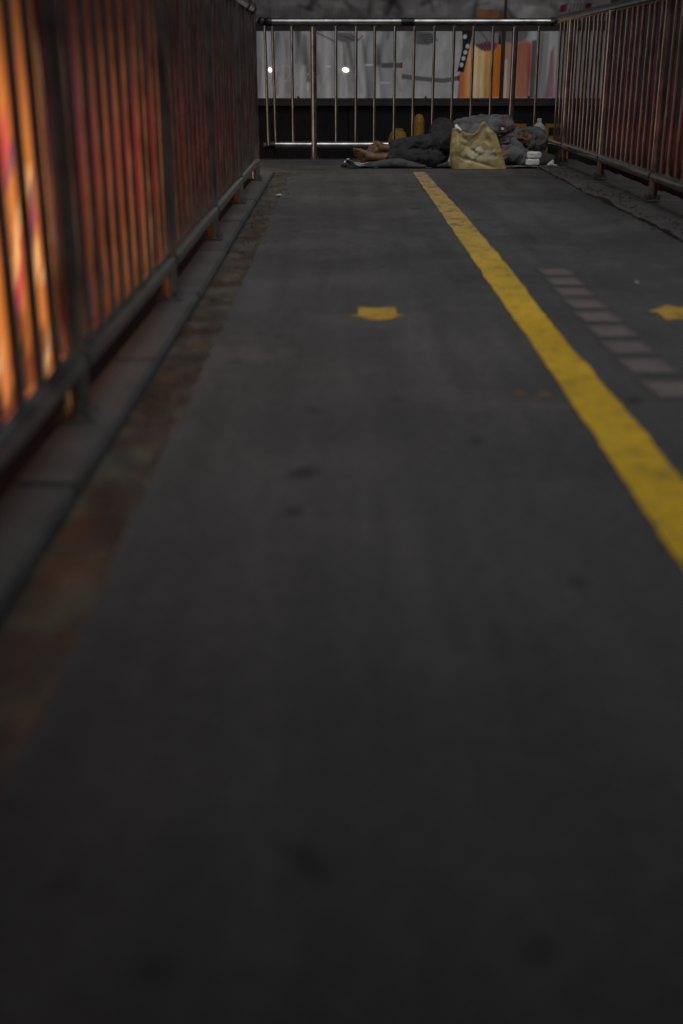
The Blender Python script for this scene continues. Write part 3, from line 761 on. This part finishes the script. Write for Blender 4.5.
# ------------------------------------------------------------------ unseen roof, hood and wall added to shade the deck and shape rail reflections
cn = empty('added_canopy', (0.7, -5, 0)); tag(cn, 'flat grey roof added out of view to shade the near end of the walkway', 'added_canopy')  # added out of view to darken the foreground deck
obj('roof_sheet', boxm(-1.48, 1.95, -2.0, 5.3, 2.55, 2.62), M['roof'], cn)
for yy in (-1.8, 0.5, 2.8, 5.2):
    obj('roof_beam', boxm(-1.46, 1.92, yy - .05, yy + .05, 2.44, 2.5495), M['column'], cn)
for sx in (-1.42, 1.30):
    for yy in (-1.8, 0.7):
        obj('column', tubem([(sx, yy, -.62), (sx, yy, 2.4395)], .055, 16), M['column'], cn, smooth=True)
hd = empty('added_hood', (0.95, 10.7, 3.45)); tag(hd, 'flat grey hood added out of view above the billboard to shade the far railing', 'added_canopy')  # added above the frame to darken the far deck and narrow rail highlights
obj('hood_sheet', boxm(-1.75, 1.75, -1.7, 1.85, 0, .06), M['roof'], hd)
for yy in (-1.6, 0.1): obj('hood_beam', boxm(-1.73, 1.73, yy - .04, yy + .04, -.10, -.001), M['column'], hd)
ew = empty('reflector_wall', (0.7, -11.9, -.62)); tag(ew, 'plain cream wall added behind the viewer for reflections in the bars', 'wall')  # added pale reflector, mirrored as neutral streaks in the steel bars
obj('wall_face', boxm(-2.6, 2.6, -.15, 0, 0, 4.2), M['cream'], ew)

# ------------------------------------------------------------------ the sleeping person and belongings
def V(*a): return Vector(a)
def cap(bm, p0, r0, p1=None, r1=None, sub=2):
    """closed tapered capsule (or ellipsoid); radii are numbers or (rx, ry, rz)"""
    q = bmesh.new()
    ends = [(p0, r0)] if p1 is None else [(p0, r0), (p1, r1)]
    for p, r in ends:
        rr_ = (r, r, r) if isinstance(r, (int, float)) else r
        k = bmesh.ops.create_icosphere(q, subdivisions=sub, radius=1.0)
        for v in k['verts']: v.co = Vector((v.co.x * rr_[0], v.co.y * rr_[1], v.co.z * rr_[2])) + Vector(p)
    if p1 is not None:
        bmesh.ops.convex_hull(q, input=q.verts[:])
        bmesh.ops.delete(q, geom=[v for v in q.verts if not v.link_faces], context='VERTS')
    me = bpy.data.meshes.new('tmp'); q.to_mesh(me); q.free(); bm.from_mesh(me); bpy.data.meshes.remove(me)
def oell(bm, c, ax, rad):
    """ellipsoid with its own axes"""
    k = bmesh.ops.create_icosphere(bm, subdivisions=3, radius=1.0)
    for v in k['verts']:
        l_ = v.co.copy(); v.co = Vector(c) + ax[0] * (l_.x * rad[0]) + ax[1] * (l_.y * rad[1]) + ax[2] * (l_.z * rad[2])
def fuse(name, bm, voxel, mat, parent, smooth=4, folds=(), floor=None):
    """weld overlapping closed shapes into one continuous surface, then crease it"""
    me = bpy.data.meshes.new(name); bm.normal_update(); bm.to_mesh(me); bm.free()
    tmp = bpy.data.objects.new('tmp', me); C.objects.link(tmp)
    a = tmp.modifiers.new('r', 'REMESH'); a.mode = 'VOXEL'; a.voxel_size = voxel; a.use_smooth_shade = True
    b = tmp.modifiers.new('s', 'SMOOTH'); b.iterations = smooth; b.factor = 0.5
    dg = bpy.context.evaluated_depsgraph_get()
    out = bpy.data.meshes.new_from_object(tmp.evaluated_get(dg))
    bpy.data.objects.remove(tmp)
    out.name = name
    if folds:
        nr = [v.normal.copy() for v in out.vertices]
        for v, n_ in zip(out.vertices, nr):
            d = 0.0
            for (amp, sc, ridged) in folds:
                q = noise.noise((v.co.x * sc[0], v.co.y * sc[1], v.co.z * sc[2]))
                d += amp * ((1 - 2.2 * abs(q)) if ridged else q)
            v.co += n_ * d
    if floor is not None:
        for v in out.vertices:
            if v.co.z < floor: v.co.z = floor
    out.materials.clear(); out.materials.append(mat)
    for p in out.polygons: p.use_smooth = True
    o = bpy.data.objects.new(name, out); link(o, parent)
    return o

FZ = 0.05
person = empty('person', (0, 0, 0))
tag(person, 'person asleep on their side, grey hooded jacket, dark trousers, bare feet, by the far railing', 'person')
# --- head frame: lying on the side, chin tucked, face towards the walkway
hc = V(1.535, 9.72, 0.235)
fdir = V(-0.52, -0.80, 0.26).normalized()
hup = V(0.84, -0.50, 0.12); hup = (hup - fdir * hup.dot(fdir)).normalized()
hlat = hup.cross(fdir).normalized()
def H(l_, f_, u_): return hc + hlat * l_ + fdir * f_ + hup * u_
AX = (hlat, fdir, hup)
b = bmesh.new()
oell(b, H(0, -.005, .03), AX, (.074, .092, .088)); oell(b, H(0, .022, -.03), AX, (.060, .068, .085))
cap(b, H(0, .088, .022), .010, H(0, .112, -.018), .014)                 # nose
for s in (-1, 1):
    cap(b, H(.014 * s, .094, -.020), .008)                               # nostrils
    cap(b, H(.052 * s, .070, .040), .012, H(.014 * s, .090, .036), .012) # brow
    oell(b, H(.031 * s, .078, .018), AX, (.017, .012, .009))             # closed lids
    oell(b, H(.042 * s, .062, -.022), AX, (.024, .022, .026))            # cheek
    oell(b, H(.076 * s, -.010, .0), AX, (.010, .022, .034))              # ear
cap(b, H(-.020, .080, -.047), .0085, H(.020, .080, -.047), .0085); cap(b, H(-.018, .078, -.060), .009, H(.018, .078, -.060), .009)   # lips
oell(b, H(0, .066, -.092), AX, (.026, .022, .020))                       # chin
cap(b, H(0, -.02, -.05), .052, V(1.40, 9.80, .24), .058)                 # neck
# trunk under the clothes
cap(b, V(1.33, 9.80, .25), (.09, .09, .15), V(1.10, 9.82, .22), (.10, .09, .13))
cap(b, V(1.10, 9.82, .22), (.10, .09, .13), V(.90, 9.84, .22), (.10, .10, .14))
# arms
RS, REl, RW = V(1.33, 9.72, .355), V(1.14, 9.60, .30), V(1.02, 9.47, .21)
LS, LE_, LW = V(1.36, 9.70, .14), V(1.53, 9.50, .105), V(1.375, 9.455, .150)
for s_, e_, w_ in ((RS, REl, RW), (LS, LE_, LW)):
    cap(b, s_, .05, e_, .038); cap(b, e_, .036, w_, .026)
def hand(b, w_, d, side, up):
    d = d.normalized(); up = (up - d * up.dot(d)).normalized(); sd_ = d.cross(up).normalized() * side
    pc = w_ + d * .045
    cap(b, w_, .022, pc + sd_ * .018, .017); cap(b, w_, .022, pc - sd_ * .020, .016); cap(b, pc + sd_ * .018, .017, pc - sd_ * .02, .016)
    for k, (o_, L) in enumerate(((.030, .062), (.011, .072), (-.009, .067), (-.028, .052))):
        p0 = pc + d * .016 + sd_ * o_; p1 = p0 + d * (L * .45) + sd_ * o_ * .1; p2 = p1 + d * (L * .30) - up * L * .22; p3 = p2 + d * (L * .10) - up * L * .28
        cap(b, p0, .0092, p1, .0086); cap(b, p1, .0086, p2, .0080); cap(b, p2, .0080, p3, .0070)
    t0 = w_ + d * .018 + sd_ * .024; t1 = t0 + d * .030 + sd_ * .022 - up * .006; t2 = t1 + d * .026 + sd_ * .004 - up * .008
    cap(b, t0, .012, t1, .0098); cap(b, t1, .0098, t2, .0085)
hand(b, RW, V(-.55, -.55, -.45), 1, V(-.1, -.5, .8))
hand(b, LW, V(-.90, -.15, .10), -1, V(0, -.75, .65))
# legs
HR, HL = V(.885, 9.81, .295), V(.885, 9.82, .155)
KR, KL = V(.815, 9.44, .235), V(.775, 9.42, .125)
AR, AL = V(.440, 9.48, .190), V(.335, 9.42, .125)
cap(b, HR, .085, KR, .055); cap(b, HL, .085, KL, .055)
cap(b, KR, .052, KR.lerp(AR, .35), .054); cap(b, KR.lerp(AR, .35), .054, AR, .034)
cap(b, KL, .052, KL.lerp(AL, .35), .054); cap(b, KL.lerp(AL, .35), .054, AL, .034)
def foot(b, ank, d, lat, dors, big, S=1.16):
    """d towards the toes, lat towards the little toe, dors out of the instep"""
    d = d.normalized(); lat = (lat - d * lat.dot(d)).normalized(); dors = (dors - d * dors.dot(d) - lat * dors.dot(lat)).normalized()
    P = lambda a, l_, q: ank + (d * a + lat * l_ + dors * q) * S
    cap(b, P(-.025, 0, -.035), .030, P(.03, 0, -.01), .034)                       # heel
    cap(b, P(0, 0, 0), .034, P(.07, 0, -.006), .033)
    cap(b, P(.05, -.008, -.012), .032, P(.125, -.026, -.022), .022); cap(b, P(.05, .006, -.016), .028, P(.115, .030, -.026), .018)
    cap(b, P(.125, -.026, -.022), .022, P(.115, .030, -.026), .018)
    for k in range(5):
        l_ = -.036 + k * .0185; r = (.0145, .0105, .010, .0095, .0092)[k]; L = (.048, .046, .041, .035, .028)[k]; a0 = .128 - .004 * k * k * .5
        cap(b, P(a0, l_, -.022), r * 1.05, P(a0 + L * .55, l_ * 1.05, -.018), r * .95); cap(b, P(a0 + L * .55, l_ * 1.05, -.018), r * .95, P(a0 + L, l_ * 1.05, -.026), r)
foot(b, AR, V(-.97, .05, .05), V(.12, .10, 1), V(0, -1, .15), 0)
foot(b, AL, V(-.97, .02, .06), V(0, .15, -1), V(0, -1, 0), 0)
body = fuse('body', b, 0.0055, M['skin'], person, smooth=2, folds=((.0012, (60, 60, 60), False),), floor=FZ + .012)
# --- jacket
b = bmesh.new()
cap(b, V(1.36, 9.80, .255), (.10, .125, .165), V(1.16, 9.80, .245), (.12, .135, .175))
cap(b, V(1.16, 9.80, .245), (.12, .135, .175), V(.955, 9.83, .225), (.11, .13, .150))
cap(b, V(1.40, 9.79, .25), .085, V(1.47, 9.77, .235), .075)
cap(b, RS, (.085, .085, .075), REl, .066); cap(b, REl, .066, RW, .046)
cap(b, LS, .075, LE_, .060); cap(b, LE_, .060, LE_.lerp(LW, .86), .043)
cap(b, LE_.lerp(LW, .80), .044, LE_.lerp(LW, .92), .041)
cap(b, V(1.30, 9.62, .12), .06, V(1.42, 9.60, .10), .055)
jacket = fuse('jacket', b, 0.008, M['jacket'], person, smooth=3, folds=((.017, (7, 7, 15), True), (.009, (20, 14, 19), True), (.003, (45, 45, 45), False)), floor=FZ + .012)
# emblem on the upper sleeve: red arc with small black and white figures inside
def on_surface(o, p, d):
    ok, loc, nor, _ = o.ray_cast(Vector(p), Vector(d).normalized()); return (loc, nor) if ok else (Vector(p), Vector((0, -1, 0)))
def decal(name, cells, mat, parent):
    bm = bmesh.new()
    for poly in cells:
        vs_ = []
        for (x, z) in poly:
            loc, nor = on_surface(jacket, (x, 9.0, z), (0, 1, 0)); vs_.append((loc + nor * .0022))
        bm.faces.new([bm.verts.new(v) for v in vs_])
    return obj(name, bm, mat, parent)
ecx, ecz = 1.318, 0.330
arc = []
for k in range(11):
    if k in (3, 7): continue
    a0, a1 = R(-72 + k * 14), R(-72 + k * 14 + 11)
    arc.append([(ecx + .044 * math.cos(a0), ecz + .052 * math.sin(a0)), (ecx + .064 * math.cos(a0), ecz + .070 * math.sin(a0)), (ecx + .064 * math.cos(a1), ecz + .070 * math.sin(a1)), (ecx + .044 * math.cos(a1), ecz + .052 * math.sin(a1))])
decal('emblem_arc', arc, M['redprint'], jacket)
decal('emblem_figure', [[(ecx - .02, ecz - .05), (ecx + .000, ecz - .05), (ecx + .004, ecz - .012), (ecx - .012, ecz - .018)], [(ecx - .006, ecz + .0), (ecx + .016, ecz - .006), (ecx + .020, ecz + .012), (ecx - .002, ecz + .016)]], M['whiteprint'], jacket)
decal('emblem_figure', [[(ecx - .03, ecz - .01), (ecx - .012, ecz - .012), (ecx - .004, ecz + .018), (ecx - .02, ecz + .034)], [(ecx - .001, ecz + .018), (ecx + .018, ecz + .016), (ecx + .012, ecz + .036), (ecx - .006, ecz + .034)]], M['darkprint'], jacket)
# --- hood: shell round the head with a rolled rim about the face
b = bmesh.new()
oell(b, H(0, -.040, .036), AX, (.116, .098, .128)); oell(b, H(0, -.045, -.030), AX, (.112, .088, .105))
cap(b, H(0, -.05, -.05), .085, V(1.45, 9.79, .235), .085)
prev = None
for k in range(19):
    a = 2 * math.pi * k / 18
    p = H(.082 * math.cos(a), .040 - .012 * math.cos(2 * a), -.006 + .100 * math.sin(a))
    if prev is not None: cap(b, prev, .0165, p, .0165, sub=1)
    prev = p
cap(b, H(.08, .02, -.09), .04, V(1.44, 9.66, .20), .055); cap(b, H(-.08, .02, -.09), .04, V(1.47, 9.60, .12), .05)
hood = fuse('hood', b, 0.0065, M['jacket'], person, smooth=3, folds=((.010, (10, 10, 18), True), (.0035, (30, 26, 30), True)), floor=FZ + .015)
# --- trousers
b = bmesh.new()
cap(b, V(.95, 9.83, .225), (.10, .13, .150), V(.88, 9.83, .225), (.11, .135, .165))
cap(b, HR + V(-.01, 0, -.005), (.115, .115, .118), KR, .083); cap(b, HL, .115, KL, .078)
cap(b, KR, .083, KR.lerp(AR, .45), .070); cap(b, KR.lerp(AR, .45), .070, KR.lerp(AR, .93), .056)
cap(b, KL, .078, KL.lerp(AL, .45), .068); cap(b, KL.lerp(AL, .45), .068, KL.lerp(AL, .74), .058)
trousers = fuse('trousers', b, 0.008, M['trousers'], person, smooth=3, folds=((.014, (11, 6, 13), True), (.007, (24, 16, 24), True), (.002, (50, 50, 50), False)), floor=FZ + .012)

# --- plastic sheet under the sleeper
def wavy_sheet(name, x0, x1, y0, y1, nx, ny, zf, mat, thick=.003, parent=None):
    bm = bmesh.new(); g = [[None] * (nx + 1) for _ in range(ny + 1)]
    for j in range(ny + 1):
        for i in range(nx + 1):
            x = x0 + (x1 - x0) * i / nx; y_ = y0 + (y1 - y0) * j / ny
            dx, dy, z = zf(x, y_, i / nx, j / ny); g[j][i] = bm.verts.new((x + dx, y_ + dy, z))
    for j in range(ny):
        for i in range(nx): bm.faces.new((g[j][i], g[j][i + 1], g[j + 1][i + 1], g[j + 1][i]))
    r = bmesh.ops.solidify(bm, geom=bm.faces[:], thickness=thick)
    o = obj(name, bm, mat, parent); smooth_auto(o, 60); return o
def sh(x, y, a, c):
    e = max(0, 1 - c * 7)
    z = FZ + .008 + .004 * noise.noise((x * 6, y * 8, 0)) + e * (.022 * max(0, noise.noise((x * 4.3, 2.0, 1))) + .010 * abs(noise.noise((x * 13, 0, 3))))
    z += .035 * math.exp(-((x - .86) / .06) ** 2) * e + .02 * math.exp(-((x - .2) / .05) ** 2) * e
    return (0, .03 * noise.noise((x * 3, 7, 0)), z)
mat_ = wavy_sheet('ground_sheet', .14, 1.80, 9.30, 9.94, 120, 30, sh, M['foil'])
tag(mat_, 'crumpled pale plastic sheet spread on the walkway under the sleeping person', 'sheet')
# --- folded grey cloth under the feet
b = bmesh.new()
cap(b, V(.26, 9.40, .066), (.07, .07, .016), V(.46, 9.36, .085), (.12, .08, .038)); cap(b, V(.46, 9.36, .085), (.12, .08, .038), V(.62, 9.36, .065), (.09, .07, .015))
o = fuse('folded_cloth', b, 0.008, M['grey_cloth'], None, smooth=3, folds=((.005, (9, 16, 20), True), (.002, (30, 30, 30), False)), floor=FZ + .004)
tag(o, 'low heap of grey cloth lying under the bare feet', 'cloth')

# --- shopping bag
bag = empty('shopping_bag', (1.10, 9.27, FZ)); tag(bag, 'large olive yellow shopping bag with pale print standing before the sleeper', 'bag')
def bag_shell():
    bm = bmesh.new(); NP, NR = 110, 48; rows = []
    def top(xn, front):     # xn -1..1, height of the mouth
        pts = [(-1, .300), (-.82, .308), (-.45, .272), (-.02, .258), (.22, .285), (.46, .345), (.60, .352), (.75, .30), (1, .26)]
        h = lerp_pts(pts, xn)
        return h if front else h * .97 + .006
    for j in range(NR + 1):
        t = j / NR; row = []
        for i in range(NP):
            if i < 70: q = i / 70; sa = -1; xn = -1 + 2 * q
            else: q = (i - 70) / 40; sa = 1; xn = 1 - 2 * q
            xn = math.sin(xn * math.pi / 2) * .35 + xn * .65
            yn = sa * (1 - abs(xn) ** 7) ** .5
            h = top(xn, sa < 0); z = t * h
            fr = z / .35
            xl = -.205 - .022 * fr - .012 * math.sin(fr * 5); xr = .222 - .125 * max(0, fr) ** 1.15
            x = (xl + xr) / 2 + xn * (xr - xl) / 2
            dep = .075 - .045 * t
            yv = yn * dep
            if t > .02:
                nx_ = noise.noise((x * 7, z * 9, 1.2 + (0 if sa < 0 else 5))); fold = 1 - 2 * abs(noise.noise((x * 5 + z * 6, z * 7 - x * 3, 4.4)))
                yv += (-1 if sa < 0 else 1) * (.012 * nx_ + .006 * fold + .006 * (1 - 2.4 * abs(noise.noise((x * 11 + z * 13, z * 8 - x * 9, 2.0)))) + .003 * (1 - 2.4 * abs(noise.noise((x * 30 - z * 14, z * 24, 7.0))))) * min(1, t * 3)
                if sa < 0:      # long creases running down from the two gathered top corners
                    for (x0, z0, x1, z1, w_, am) in ((.07, .33, -.13, .13, .022, .020), (.05, .33, .16, .05, .02, -.012), (-.18, .28, -.06, .17, .02, .018), (-.15, .09, .12, .015, .012, .012), (-.16, .20, .02, .10, .012, .012), (.10, .22, .17, .06, .012, .012), (-.17, .25, -.165, .03, .012, -.014)):
                        dx, dz = x1 - x0, z1 - z0; q = max(0, min(1, ((x - x0) * dx + (z - z0) * dz) / (dx * dx + dz * dz)))
                        d_ = math.hypot(x - x0 - q * dx, z - z0 - q * dz); yv += am * math.exp(-(d_ / w_) ** 2) * math.sin(math.pi * (.15 + .85 * (1 - q)) * .9)
            row.append(bm.verts.new((x, yv, z)))
        rows.append(row)
    for r0, r1 in zip(rows, rows[1:]):
        for i in range(NP): bm.faces.new((r0[i], r0[(i + 1) % NP], r1[(i + 1) % NP], r1[i]))
    bm.faces.new(rows[0][::-1])
    # inner lining a few millimetres inside the mouth
    inner = []
    for j in range(6):
        rr_ = []
        for v in rows[-1]:
            rr_.append(bm.verts.new((v.co.x * .985, v.co.y * .80, v.co.z - .045 * j + (-.001 if j == 0 else 0))))
        inner.append(rr_)
    for i in range(NP): bm.faces.new((rows[-1][i], rows[-1][(i + 1) % NP], inner[0][(i + 1) % NP], inner[0][i]))
    for r0, r1 in zip(inner, inner[1:]):
        for i in range(NP): bm.faces.new((r0[i], r0[(i + 1) % NP], r1[(i + 1) % NP], r1[i]))
    bm.faces.new(inner[-1])
    return bm
m_, n_, l_, b_ = mat_new('olive_bag_plastic')
a_ = n_.new('ShaderNodeAttribute'); a_.attribute_name = 'print'
v_ = world_coords(n_, l_)
l_.new(mixc(n_, l_, 0.6, a_.outputs['Color'], ramp(n_, l_, tex_noise(n_, l_, 14, 6, .6, v_), [(.3, (.72,) * 3), (.7, (1.12,) * 3)]), 'MULTIPLY'), b_.inputs['Base Color'])
b_.inputs['Roughness'].default_value = 0.5; b_.inputs['Specular IOR Level'].default_value = 0.35
bump(n_, l_, b_, tex_noise(n_, l_, 34, 5, .6, v_), 0.35, 0.008)
M['bag'] = m_
bo = obj('bag_body', bag_shell(), M['bag'], bag, smooth=True)
bx_ = np.array([v.co[:] for v in bo.data.vertices])
cvb = Canvas(bx_[:, 0] * 100, bx_[:, 2] * 100, (0.275, 0.228, 0.098))
fr_ = (bx_[:, 1] < 0).astype(float)
cvb.put(cvb.rect(-30, -16.5, 0, 40, .6) * fr_, (.32, .265, .125), .6)
for pts, col, op in (([(-4, 15), (1, 17.5), (3, 14), (-1, 12)], (.60, .60, .55), .8), ([(1, 13), (7, 15), (8, 10), (2, 9)], (.52, .42, .25), .8), ([(7.5, 13.5), (11, 14), (12, 10), (9, 9)], (.50, .52, .46), .6),
                     ([(-9, 13), (-5, 14), (-3, 10), (-9, 9)], (.44, .43, .34), .6), ([(-8, 8.5), (10, 10.5), (15, 9.5), (14, 7.5), (0, 6.5), (-10, 5.5)], (.42, .40, .30), .55), ([(-12, 6), (3, 8), (-2, 5), (-12, 4.5)], (.40, .38, .27), .4)):
    cvb.put(cvb.poly(pts, .5) * fr_, col, op)
inn = (bx_[:, 1] > -.03) & (bx_[:, 1] < .03) & (bx_[:, 2] > .1)
cvb.mul(inn.astype(float) * .0, 1)
atb = bo.data.color_attributes.new('print', 'FLOAT_COLOR', 'POINT')
atb.data.foreach_set('color', np.hstack([cvb.c, np.ones((cvb.c.shape[0], 1))]).reshape(-1).astype(np.float32))
# white plastic sticking out of the bag mouth, and a white bag slumped behind its left side
b = bmesh.new(); cap(b, V(.935, 9.29, .30), (.018, .02, .03), V(.925, 9.30, .365), (.014, .02, .012)); cap(b, V(.925, 9.30, .362), (.014, .02, .012), V(.955, 9.29, .335), (.010, .016, .010))
o = fuse('plastic_wrapper', b, .004, M['foil'], None, smooth=1, folds=((.004, (40, 40, 40), True),)); tag(o, 'small pale crumpled wrapper poking out of the olive shopping bag', 'wrapper')
b = bmesh.new(); cap(b, V(.905, 9.36, .085), (.035, .06, .03), V(.915, 9.37, .14), (.028, .05, .03))
o = fuse('carrier_bag', b, .005, M['foil'], None, smooth=1, folds=((.006, (26, 26, 26), True),), floor=FZ + .008); tag(o, 'small crumpled pale carrier bag tucked behind the left side of the olive bag', 'bag')

# --- bottle behind the head
bt = empty('water_bottle', (1.72, 9.965, 0.055)); tag(bt, 'clear plastic water bottle standing behind the hooded head', 'bottle')
bt.location = (1.672, 9.93, FZ + .001); bt.scale = (1.18, 1.18, .945)
o = obj('bottle_body', lathe([(.034, 0), (.044, .008), (.045, .05), (.044, .056), (.045, .062), (.045, .20), (.044, .208), (.045, .216), (.045, .278), (.042, .300), (.033, .320), (.018, .336), (.0140, .343), (.0135, .352)], 28), M['clear'], bt, smooth=True)
obj('cap', lathe([(.0155, .352), (.0158, .356), (.0158, .370), (.014, .373)], 20), M['foil'], bt)
obj('neck_ring', lathe([(.0165, .3445), (.0175, .346), (.0175, .349), (.0165, .3505)], 20), M['clear'], bt)

# --- two white packs stacked by the head, papers, other odds and ends
def pack(loc, w_, d_, h_, rz, label):
    bm = bmesh.new(); bmesh.ops.create_cube(bm, size=2.0)
    bmesh.ops.subdivide_edges(bm, edges=bm.edges[:], cuts=7, use_grid_fill=True)
    for v in bm.verts:
        p = v.co; k = (abs(p.x) ** 5 + abs(p.y) ** 5 + abs(p.z) ** 5) ** .2
        v.co = Vector((p.x / k * w_ / 2, p.y / k * d_ / 2, (p.z / k + 1) * h_ / 2))
        v.co += Vector((noise.noise(v.co * 40), noise.noise(v.co * 40 + V(5, 0, 0)), noise.noise(v.co * 40 + V(0, 9, 0)))) * .006
    o = obj('tissue_pack', bm, M['white'], None, loc, smooth=True); o.rotation_euler = (0, 0, rz)
    tag(o, label, 'pack', 'white packs by the head'); return o
pack((1.545, 9.40, FZ + .016), .108, .07, .052, .06, 'crumpled white pack lying beside the hooded head, lower of two')
pack((1.557, 9.405, FZ + .069), .112, .07, .052, -.05, 'crumpled white pack beside the hooded head, resting on another white pack')
ng = wavy_sheet('newspaper', 1.38, 1.74, 9.31, 9.52, 30, 16, lambda x, y, a, c: (.01 * noise.noise((x * 9, y * 9, 3)), .015 * noise.noise((x * 6, y * 5, 8)), FZ + .0135 + .003 * noise.noise((x * 20, y * 20, 1)) + .008 * max(0, noise.noise((x * 8, 0, 5))) * (1 - c)), M['paper'], .002)
tag(ng, 'flat sheet of old newspaper under the white packs at the head end', 'newspaper')
b = bmesh.new(); cap(b, V(1.62, 9.56, .09), (.07, .08, .045), V(1.66, 9.62, .11), (.06, .08, .05)); cap(b, V(1.50, 9.62, .085), (.1, .06, .035), V(1.68, 9.56, .09), (.08, .09, .05))
o = fuse('cloth_bundle', b, .008, M['grey_cloth'], None, smooth=3, folds=((.009, (12, 12, 16), True), (.004, (26, 26, 26), True)), floor=FZ + .012)
tag(o, 'grey cloth bundle used as a pillow under the hooded head', 'bundle')
b = bmesh.new(); cap(b, V(1.695, 9.42, .075), (.022, .02, .014), V(1.715, 9.43, .098), (.008, .010, .012)); cap(b, V(1.68, 9.42, .066), (.02, .02, .006), V(1.735, 9.425, .066), (.016, .02, .006))
o = fuse('crumpled_wrapper', b, .004, M['foil'], None, smooth=1, folds=((.004, (50, 50, 50), True),), floor=FZ + .004); tag(o, 'little peaked scrap of pale plastic beside the white packs, near the right railing', 'wrapper')
b = bmesh.new(); cap(b, V(1.835, 9.88, .10), (.04, .03, .03), V(1.86, 9.90, .12), (.03, .03, .035))
m_br = m_cloth('brown_cloth', (.10, .065, .03)); o = fuse('brown_rag', b, .006, m_br, None, smooth=2, folds=((.006, (20, 20, 20), True),), floor=.068); tag(o, 'small brown rag stuffed under the corner of the right railing', 'rag')

# --- sandal by the feet
sn = empty('sandal', (0.10, 9.36, FZ)); sn.rotation_euler.z = R(24); tag(sn, 'black rubber sandal with pale straps lying in front of the toes', 'sandal')
def sole(zb, zt, k=1.0):
    bm = bmesh.new(); ring = []
    for i in range(40):
        a = 2 * math.pi * i / 40; s_ = math.sin(a); c_ = math.cos(a)
        wv = .040 + .010 * (s_ > 0) * s_ - .006 * math.exp(-((s_ + .1) / .3) ** 2)
        ring.append((c_ * wv * k, s_ * .125 * k))
    lo = [bm.verts.new((x, y, zb)) for x, y in ring]; hi = [bm.verts.new((x, y, zt + .006 * max(0, abs(y) / .12 - .3))) for x, y in ring]
    for i in range(40): bm.faces.new((lo[i], lo[(i + 1) % 40], hi[(i + 1) % 40], hi[i]))
    bm.faces.new(lo[::-1]); bm.faces.new(hi); return bm
smooth_auto(obj('sole', sole(.002, .024), M['rubber'], sn))
st_ = obj('strap', tubem([(-.044, .0, .018), (-.034, .03, .045), (0, .045, .056), (.034, .03, .045), (.044, .0, .018)], .011, 10), M['rubber'], sn, smooth=True)
st2 = obj('strap', tubem([(-.042, .06, .018), (-.03, .07, .042), (0, .075, .05), (.03, .07, .042), (.042, .06, .018)], .010, 10), M['rubber'], sn, smooth=True)
obj('strap_mark', tubem([(-.040, .016, .040), (-.030, .022, .053)], .006, 8), M['whitemark'], st_, smooth=True)
obj('strap_mark', tubem([(-.014, .028, .064), (.008, .03, .067)], .0055, 8), M['whitemark'], st_, smooth=True)

# --- two scraps of paper on the walkway
for (x, y, r, label) in ((-0.36, 7.24, .016, 'tiny white scrap of paper on the left gutter strip'), (1.10, 4.21, .008, 'tiny pale scrap lying on the walkway right of the pale dashes')):
    bm = bmesh.new(); bmesh.ops.create_icosphere(bm, subdivisions=2, radius=r)
    for v in bm.verts: v.co = Vector((v.co.x * 1.3, v.co.y, v.co.z * .45)) * (1 + .5 * noise.noise(v.co * 120))
    tag(obj('paper_scrap', bm, M['paper'], None, (x, y, zd(y) + r * .35)), label, 'litter', 'scraps of paper')
